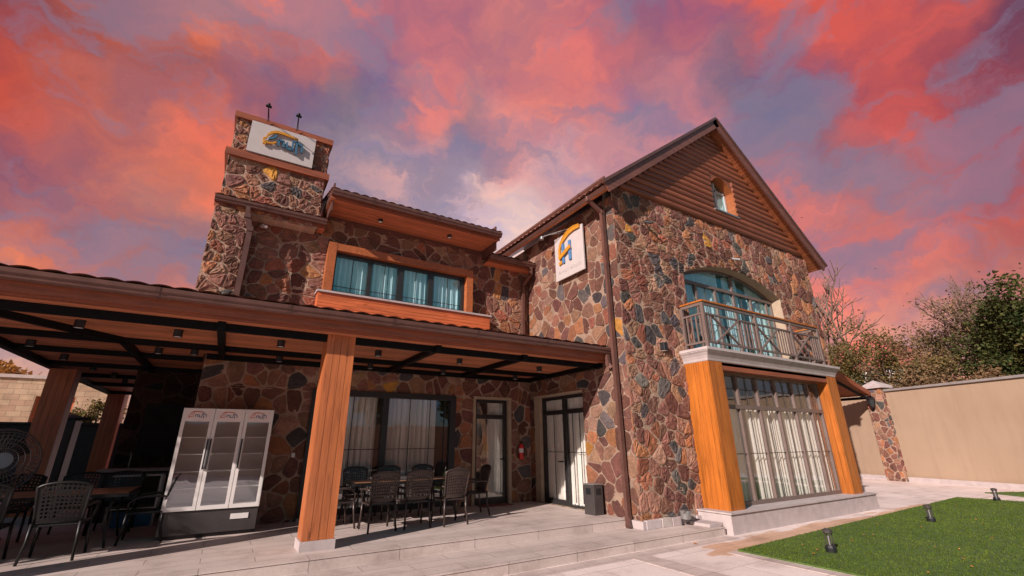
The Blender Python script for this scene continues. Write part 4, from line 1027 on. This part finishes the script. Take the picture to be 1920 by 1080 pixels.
# ================================================================== SMALL THINGS
t = thing('litter_bin', 'grey metal square litter bin standing by the stone wall', 'bin', (6.72, 7.72, 0))
m = MB(); m.box(6.60, 6.84, 7.56, 7.88, 0, .56); m.build('bin_body', 'bin', t, bevel=.006)
MB().box(6.592, 6.60, 7.66, 7.80, .38, .50).box(6.66, 6.78, 7.552, 7.56, .38, .50).build('opening', 'black', t)
MB().box(6.59, 6.85, 7.55, 7.89, .565, .585).build('ash_tray_lid', 'grey', t)
t = thing('fire_extinguisher', 'red fire extinguisher hanging on the stone beside the entrance door', 'fire extinguisher', (6.55, 10.2, 1.0))
MB().lathe((6.55, 10.2, 1.0), [(.05, 0), (.06, .02), (.06, .30), (.04, .36), (.018, .38)], 18).build('cylinder', 'red', t, smooth=True)
MB().box(6.535, 6.565, 10.17, 10.22, 1.38, 1.42).box(6.50, 6.56, 10.18, 10.2, 1.42, 1.44).build('valve', 'black', t)
MB().lathe((6.55, 10.2, 1.16), [(.0612, 0), (.0612, .1)], 18).build('label_band', 'white', t)
MB().tube([(6.56, 10.17, 1.40), (6.62, 10.16, 1.36), (6.63, 10.16, 1.2), (6.615, 10.15, 1.1)], .010, 6).build('hose', 'black', t)
tag(MB().box(5.32, 6.12, 9.92, 10.26, .002, .018).build('doormat', 'mat', None, bevel=.004), 'red brown doormat before the entrance door', 'doormat')
t = thing('light_switch', 'small white switch box on the stone wall beside the patio window', 'switch', (1.22, 10.26, 1.2)); MB().box(1.19, 1.25, 10.26, 10.29, 1.16, 1.24).build('switch_plate', 'white', t)
# wire cage fan
fc = V((-3.02, 10.75, 1.17)); ax = V((.45, -.85, .1)).normalized(); ux = ax.cross(V((0, 0, 1))).normalized(); uy = ux.cross(ax).normalized()
t = thing('cage_fan', 'large round wire cage fan standing behind the left table', 'fan', (fc.x, fc.y, 0))
m = MB()
prof = [(.10, .24), (.18, .235), (.26, .22), (.33, .20), (.39, .17), (.44, .13), (.48, .08), (.50, .02)]
for r, h in prof:
    m.tube([fc+ax*h+(ux*math.cos(a)+uy*math.sin(a))*r for a in [2*PI*k/40 for k in range(41)]], .006 if r < .5 else .012, 5, cap=False)
for k in range(44):
    a = 2*PI*k/44; d = ux*math.cos(a)+uy*math.sin(a)
    m.tube([fc+ax*h+d*r for r, h in prof]+[fc-ax*.12+d*.46, fc-ax*.2+d*.2], .004, 4)
m.build('cage', 'grey', t)
MB().tube([fc+ax*.245, fc+ax*.22], .12, 20).build('hub', 'grey', t)
m = MB()
for k in range(3):
    a = 2*PI*k/3; d = ux*math.cos(a)+uy*math.sin(a); e = ux*math.cos(a+.7)+uy*math.sin(a+.7)
    m.add([fc+d*.08+ax*.03, fc+d*.42+ax*.05, fc+e*.40-ax*.05, fc+e*.08-ax*.03], [(0, 1, 2, 3)])
m.tube([fc-ax*.15, fc+ax*.1], .07, 12); m.build('blade', 'black', t)
MB().tube([fc-ax*.16, V((fc.x, fc.y+.2, .9)), V((fc.x, fc.y+.2, .04))], .025, 8).lathe((fc.x, fc.y+.2, 0), [(.28, 0), (.28, .03), (.05, .05)], 20).build('stand', 'black', t)
# kitchen corner
t = thing('kitchen_wall', 'soot dark stone grill wall at the back of the left canopy', 'wall', (-1.25, 13.2, 0))
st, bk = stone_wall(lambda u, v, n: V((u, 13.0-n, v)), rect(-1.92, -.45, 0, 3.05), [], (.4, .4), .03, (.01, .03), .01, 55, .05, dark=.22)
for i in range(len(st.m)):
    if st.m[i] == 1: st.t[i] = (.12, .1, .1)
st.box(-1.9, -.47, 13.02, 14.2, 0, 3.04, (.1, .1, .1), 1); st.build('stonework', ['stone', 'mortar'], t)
MB().box(-1.6, -.9, 12.96, 12.985, 1.15, 2.3).build('grill_opening', 'soot', t)
t = thing('kitchen_counter', 'stone topped outdoor kitchen counter against the dark grill wall', 'counter', (-1.6, 12.6, 0))
MB().box(-1.95, -.8, 12.3, 12.9, 0, .90).build('counter_body', 'intdark', t); MB().box(-2.02, -.76, 12.24, 12.93, .905, .955).build('worktop', 'slab', t)
MB().tube([(-1.62, 12.8, .955), (-1.62, 12.8, 1.22), (-1.62, 12.7, 1.28), (-1.62, 12.6, 1.22)], .014, 8).build('tap', 'grey', t)
t = thing('steel_table', 'low steel work table with glass top left of the cooler', 'table', (-1.2, 11.6, 0))
MB().box(-1.62, -.85, 11.3, 11.9, .86, .885).build('tabletop', 'grey', t)
for x in (-1.58, -.89):
    for y in (11.34, 11.86): MB().box(x-.02, x+.02, y-.02, y+.02, 0, .86).build('leg', 'grey', t)
MB().box(-1.58, -.9, 11.34, 11.86, .3, .32).build('shelf', 'grey', t)
m = MB(); m.box(-1.5, -.9, 11.4, 11.8, .0, .24); m.box(-1.53, -.87, 11.37, 11.83, .24, .265); tag(m.build('plastic_crate', 'blue', None, bevel=.01), 'blue plastic crate on the floor under the steel table', 'crate')
t = thing('storage_cabinet', 'tall covered black cabinet with blue grey lid between the left posts', 'cabinet', (-3.4, 15.2, 0))
MB().box(-3.75, -3.1, 14.9, 15.5, 0, 2.0).build('cabinet_body', 'black', t, bevel=.02)
MB().lathe((-3.42, 15.2, 2.0), [(.52, 0), (.50, .05), (.15, .14), (.02, .16)], 4).build('lid', 'lid', t)
# garden bollard lamps
def bollard(x, y, lb):
    t = thing('garden_lamp', lb, 'garden lamp', (x, y, -.27), 'small garden lamps in the lawn')
    MB().lathe((x, y, -.27), [(.075, 0), (.078, .07), (.065, .10), (.03, .105)], 16).build('base', 'black', t)
    m = MB()
    for k in range(4): a = PI/4+k*PI/2; m.tube([(x+.05*math.cos(a), y+.05*math.sin(a), -.18), (x+.05*math.cos(a), y+.05*math.sin(a), .01)], .009, 6)
    m.build('strut', 'bin', t)
    MB().lathe((x, y, -.165), [(.016, 0), (.016, .13)], 10).build('lamp_tube', 'grey', t)
    MB().lathe((x, y, .0), [(.062, 0), (.07, .01), (.07, .05), (.03, .07)], 16).build('cap', 'bin', t)
bollard(8.45, 4.15, 'small black garden lamp nearest the viewer, at the lawn corner'); bollard(13.2, 4.33, 'small black garden lamp in the middle of the lawn'); bollard(19.0, 4.6, 'small black garden lamp at the far end of the lawn')
# fallen leaves
random.seed(31)
LV = [(7.25, 5.75), (8.5, 4.6), (8.0, 4.2)]+[(rnd(8, 18.5), rnd(2.6, 4.9)) for _ in range(20)]
for i, (x, y) in enumerate(LV):
    m = MB(); s = rnd(.03, .05) if i == 0 else rnd(.014, .026); a = rnd(0, 6.28); z = -.272 if i == 0 else -.245
    pts = [V((x+s*r*math.cos(a+q), y+s*r*math.sin(a+q), z+h)) for q, r, h in ((0, 1.4, .012), (.9, .8, .004), (2, 1, .016), (3.1, .6, .006), (4.2, 1, .014), (5.3, .8, .004))]
    m.add(pts+[V((x, y, z))], [(k, (k+1) % 6, 6) for k in range(6)], tn(.3))
    o = m.build('fallen_leaf', 'leaf')
    if i == 0: tag(o, 'single orange fallen leaf on the paving by the steps', 'leaf')
    else: tag(o, 'dry orange leaf fallen on the green lawn', 'leaf', 'fallen leaves on the lawn')

# ================================================================== BOUNDARY WALL, right
def fW(y): return 23.97+.305*(y-5.04)
t = thing('boundary_wall', 'tall beige rendered garden wall with grey coping at the right', 'wall', (24, 5, -.29))
m = MB(); ZT = 3.45
y0, y1 = -10, 13.5
m.add([(fW(y0), y0, -.3), (fW(y1), y1, -.3), (fW(y1), y1, ZT), (fW(y0), y0, ZT), (fW(y0)+.25, y0, -.3), (fW(y1)+.25, y1, -.3), (fW(y1)+.25, y1, ZT), (fW(y0)+.25, y0, ZT)],
      [(0, 1, 2, 3), (4, 7, 6, 5), (0, 4, 5, 1), (3, 2, 6, 7), (0, 3, 7, 4), (1, 5, 6, 2)])
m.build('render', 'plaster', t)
m = MB(); m.beam((fW(y0)+.12, y0, ZT+.045), (fW(y1)+.12, y1, ZT+.045), .42, .09); m.build('coping', 'copg', t)
m = MB(); m.beam((fW(y0)-.02, y0, -.2), (fW(y1)-.02, y1, -.2), .04, .2); m.build('skirting', 'slab', t)
pl = thing('stone_pillar', 'rubble stone pillar with pyramid cap in front of the beige wall', 'pillar', (25.2, 9.0, -.29))
dW = V((.305, 1, 0)).normalized(); nW = V((1, -.305, 0)).normalized()*-1; pc = V((fW(8.95), 8.95, 0))
fP = lambda u, v, n: pc+dW*u+nW*(.2+n)+V((0, 0, v)); fP2 = lambda u, v, n: pc-dW*(.38+n)+nW*(u)+V((0, 0, v))
st, bk = stone_wall(fP, rect(-.38, .38, -.29, 3.62), [], (.33, .3), .03, (.01, .03), .01, 61, .3)
s2, b2 = stone_wall(fP2, rect(0, .2, -.29, 3.62), [], (.3, .3), .03, (.01, .03), .01, 62, .1); join(st, s2)
st.build('stonework', ['stone', 'mortar'], pl)
m = MB(); cp = [pc+dW*a+nW*b for a, b in ((-.5, .32), (.5, .32), (.5, -.4), (-.5, -.4))]
m.add([p+V((0, 0, 3.62)) for p in cp]+[p+V((0, 0, 3.72)) for p in cp]+[pc+V((0, 0, 4.0))], [(0, 1, 2, 3), (0, 1, 5, 4), (1, 2, 6, 5), (2, 3, 7, 6), (3, 0, 4, 7), (4, 5, 8), (5, 6, 8), (6, 7, 8), (7, 4, 8)]); m.build('cap', 'slab', pl)
t = thing('wall_lantern', 'black wall lantern mounted on the stone pillar', 'wall lamp', tuple(pc+nW*.3+V((0, 0, 2.9))))
c = pc+nW*.42
MB().tube([pc+nW*.22+V((0, 0, 3.2)), c+V((0, 0, 3.3)), c+V((0, 0, 3.22))], .025, 8).lathe(c+V((0, 0, 2.78)), [(.05, 0), (.10, .06), (.15, .34), (.19, .36), (.04, .46)], 6).build('lantern_body', 'black', t)

# ================================================================== NEIGHBOURS
t = thing('neighbour_house', 'green house with white gable trim and red roof beyond the wall', 'house', (46, 15.5, -.3))
MB().box(45, 52, 13.6, 19, -.3, 7.0).build('wall', 'nbgreen', t)
m = MB(); m.prism([(13.2, 6.9), (19.6, 6.9), (17.5, 9.4), (15.0, 9.4)], lambda u, v, n: V((n, u, v)), 44.6, 52.5); m.build('roof', 'nbred', t)
m = MB(); m.beam((44.9, 13.9, 4.3), (44.9, 15.4, 7.6), .12, .28, (1, 0, 0)); m.beam((44.9, 16.9, 4.3), (44.9, 15.9, 8.0), .12, .25, (1, 0, 0)); m.add([(44.85, 13.7, 5.9), (44.85, 15.0, 5.9), (44.85, 14.9, 7.2)], [(0, 1, 2)]); m.build('gable_trim', 'nbwhite', t)
MB().box(44.95, 45.0, 15.6, 16.2, 5.6, 6.6).build('window', 'intdark', t)
MB().box(44.95, 45.0, 15.6, 16.2, 4.0, 5.0).build('window', 'intdark', t)
t = thing('block_building', 'neighbouring building of pink tuff blocks with boarded windows at the left', 'building', (-9.7, 31, -.3))
m = MB()
for p in [q2 for q1 in subtract([(-16, -.3), (-5.15, -.3), (-5.15, 4.45), (-16, 4.45)], rect(-7.9, -6.5, 2.2, 3.65)) for q2 in subtract(q1, rect(-11, -9.1, 2.2, 3.7))]: m.prism(p, lambda u, v, n: V((u, 30+n, v)), 0, .4)
m.box(-16, -5.15, 34, 34.3, -.3, 4.4); m.box(-5.45, -5.15, 30.4, 34, -.3, 4.4)
m.build('wall', 'block', t)
MB().box(-7.95, -6.45, 30.2, 30.26, 2.15, 3.7).build('window', 'panel', t); MB().box(-11.1, -9.0, 30.2, 30.26, 2.15, 3.75).build('window', 'panel', t)
MB().box(-16.1, -5.05, 29.9, 34.4, 4.45, 4.6, (1.2, 1.1, 1)).build('roof', 'slab', t)
t = thing('rear_wall', 'dark rendered boundary wall closing the left side of the yard', 'wall', (-7, 20.3, 0))
MB().box(-13, -2.3, 20.2, 20.45, -.3, 2.05).build('render', 'darkwall', t); MB().box(-13.05, -2.25, 20.15, 20.5, 2.055, 2.12).build('coping', 'darkwall', t)
for x0, x1, y0, y1 in ((-9.4, -9.1, 8.5, 20.15),):
    t = thing('side_wall', 'dark rendered garden wall beyond the left end of the terrace', 'wall', (x0, 14, 0)); MB().box(x0, x1, y0, y1, -.3, 2.05).build('render', 'darkwall', t)

# ================================================================== TREES
def tree(name, label, cat, base, height, spread, leafmat, nleaf, lsize, seed, bare=False, grp=None, lean=(0, 0), crown0=.35, trunk_r=.16, depth=4):
    random.seed(seed); t = thing(name, label, cat, base, grp); B = V(base); tr = MB(); tips = []
    def grow(p, d, L, r, lev):
        n = 4; pts = [p]; q = p.copy()
        for k in range(n):
            d = (d+V((rnd(-.22, .22), rnd(-.22, .22), rnd(-.08, .16)))).normalized(); q = q+d*L/n; pts.append(q.copy())
            if lev >= 2: tips.append(q.copy())
        tr.tube(pts, [r*(1-.45*k/n) for k in range(n+1)], 7 if lev < 2 else 4, cap=False)
        if lev < depth:
            for k in range(3 if lev < 2 else (3 if bare else 2)):
                a = rnd(0, 6.28); sp = rnd(.45, 1.0); f = pts[-1] if k == 0 else pts[random.choice((2, 3, 4))]
                nd = (d+V((math.cos(a)*sp*spread, math.sin(a)*sp*spread, rnd(-.1, .5)))).normalized()
                grow(f, nd, L*rnd(.6, .82), r*(.66 if bare else .55), lev+1)
    grow(B, V((lean[0], lean[1], 1)).normalized(), height*crown0, trunk_r, 0)
    tr.build('trunk', 'bark', t)
    if nleaf:
        lf = MB(); cl = random.sample(tips, min(len(tips), 80))
        for _ in range(nleaf):
            c = random.choice(cl); c = c+V((random.gauss(0, .32), random.gauss(0, .32), random.gauss(0, .2)))*height*.12
            a = V((random.gauss(0, 1), random.gauss(0, 1), random.gauss(0, .7))).normalized(); b = a.cross(V((random.gauss(0, 1), random.gauss(0, 1), 1))).normalized(); s = lsize*rnd(.6, 1.4)
            k = rnd(.7, 1.3)
            lf.add([c-a*s-b*s*.2, c-b*s*.55, c+a*s, c+b*s*.55], [(0, 1, 2, 3)], (k*rnd(.9, 1.15), k, k))
        lf.build('crown', leafmat, t)
    return t
G = 'trees beyond the garden wall'
tree('bare_tree', 'bare leafless tree rising behind the right end of the gable', 'tree', (31.5, 12.5, -.3), 18, .9, 'dry', 150, .06, 1, True, G, crown0=.34, depth=5, trunk_r=.22)
tree('evergreen_tree', 'yellow green leafy tree right beside the house corner', 'tree', (32, 12.4, -.3), 7.6, .9, 'olive', 5200, .075, 2, False, G)
tree('evergreen_tree', 'slim olive green tree standing alone left of the red roof', 'tree', (33, 10.9, -.3), 8.2, .55, 'olive', 2000, .08, 3, False, G, crown0=.42)
tree('apple_tree', 'brown twiggy tree in front of the green house', 'tree', (30, 9.6, -.3), 6.6, 1.0, 'dry', 2600, .065, 4, False, G)
tree('bushy_tree', 'wide olive brown tree with a leaning pale trunk above the wall', 'tree', (30.5, 8.1, -.3), 7.6, 1.0, 'olive', 6500, .07, 5, False, G, lean=(0, .3))
tree('bare_tree', 'bare twiggy tree with fine grey branches above the olive tree', 'tree', (34, 7.9, -.3), 9.4, .9, 'dry', 1800, .075, 6, True, G, crown0=.36, depth=5)
tree('bushy_tree', 'dense brown green tree in the middle of the row over the wall', 'tree', (29.5, 6.4, -.3), 7.0, 1.0, 'dry', 8500, .07, 7, False, G)
tree('bushy_tree', 'broad olive tree left of the tall dark evergreen', 'tree', (30.5, 5.2, -.3), 7.6, 1.0, 'green', 9500, .075, 8, False, G)
tree('conifer', 'tall dark evergreen tree at the right edge', 'tree', (30, 3.0, -.3), 11.2, .9, 'green', 15000, .09, 9, False, G, crown0=.34, trunk_r=.22)
tree('bushy_tree', 'leafy tree beyond the wall partly outside the right edge', 'tree', (28.5, 3.2, -.3), 6.8, 1.0, 'olive', 7000, .08, 10, False, G)
tree('bushy_tree', 'brown green tree right of the green house, behind the pillar', 'tree', (34.5, 9.6, -.3), 9.0, 1.0, 'dry', 5000, .075, 31, False, G)
tree('bushy_tree', 'tall thin leaved tree behind the dense middle trees', 'tree', (36, 7.0, -.3), 9.5, 1.0, 'green', 6500, .08, 32, False, G)
tree('bare_tree', 'bare grey twigged tree left of the tall dark evergreen', 'tree', (33.5, 5.6, -.3), 9.6, .9, 'dry', 900, .07, 33, True, G, crown0=.36, depth=5)
tree('autumn_tree', 'orange autumn tree behind the tuff block building', 'tree', (-12.5, 37, -.3), 7.4, 1.1, 'autumn', 9000, .16, 11, False)
tree('climbing_shrub', 'yellow green shrub between the block building and the rear post', 'shrub', (-4.2, 22.5, -.3), 3.6, .8, 'olive', 1800, .07, 12, False)
tree('garden_tree', 'slender garden tree left of the terrace', 'tree', (-8.8, 4.4, -.3), 3.1, .9, 'green', 500, .05, 13, True, None, crown0=.36, trunk_r=.05)
# garden behind the viewer (seen mirrored in the windows)
t = thing('garden_wall', 'beige rendered garden wall behind the viewer', 'wall', (6, -14, -.3)); MB().box(-20, 21, -14.3, -14, -.3, 2.6).build('render', 'plaster', t); MB().box(-20, 21, -14.35, -13.95, 2.601, 2.7).build('coping', 'slab', t)
for i, (x, y, h) in enumerate(((-12, -17, 7), (-4, -18, 8), (3, -17, 6.5), (10, -18, 8.5), (17, -17, 7))):
    tree('garden_tree', 'green tree behind the garden wall opposite the house', 'tree', (x, y, -.3), h, 1.0, ('green', 'olive')[i % 2], 2600, .24, 20+i, False, 'trees behind the viewer')
# tall hedge added out of view to keep sun off the left side
random.seed(77); t = thing('added_shade_hedge', 'tall dark hedge added out of view to shade the left end of the terrace', 'hedge', (-9.3, 9, -.3))
m = MB()
for _ in range(38000):
    c = V((-9.3+rnd(-.6, .6), 6.0+13.6*random.random(), -.2+6.4*random.random()**.8)); a = V((random.gauss(0, 1), random.gauss(0, 1), random.gauss(0, .7))).normalized(); b = a.cross(V((.3, random.gauss(0, 1), 1))).normalized(); s = rnd(.07, .14)
    k = rnd(.7, 1.3); m.add([c-a*s, c-b*s*.6, c+a*s, c+b*s*.6], [(0, 1, 2, 3)], (k, k, k))
m.box(-9.55, -9.05, 6.3, 19.4, -.2, 5.9, (.5, .5, .5)); m.build('foliage', 'green', t); m = MB()  # solid core box inside the added hedge stops sun passing between leaves
for k in range(15): m.tube([(-9.3, 7+.85*k, -.3), (-9.3+rnd(-.1, .1), 7+.85*k, 5.6)], [.05, .02], 6)
m.build('stem', 'bark', t)
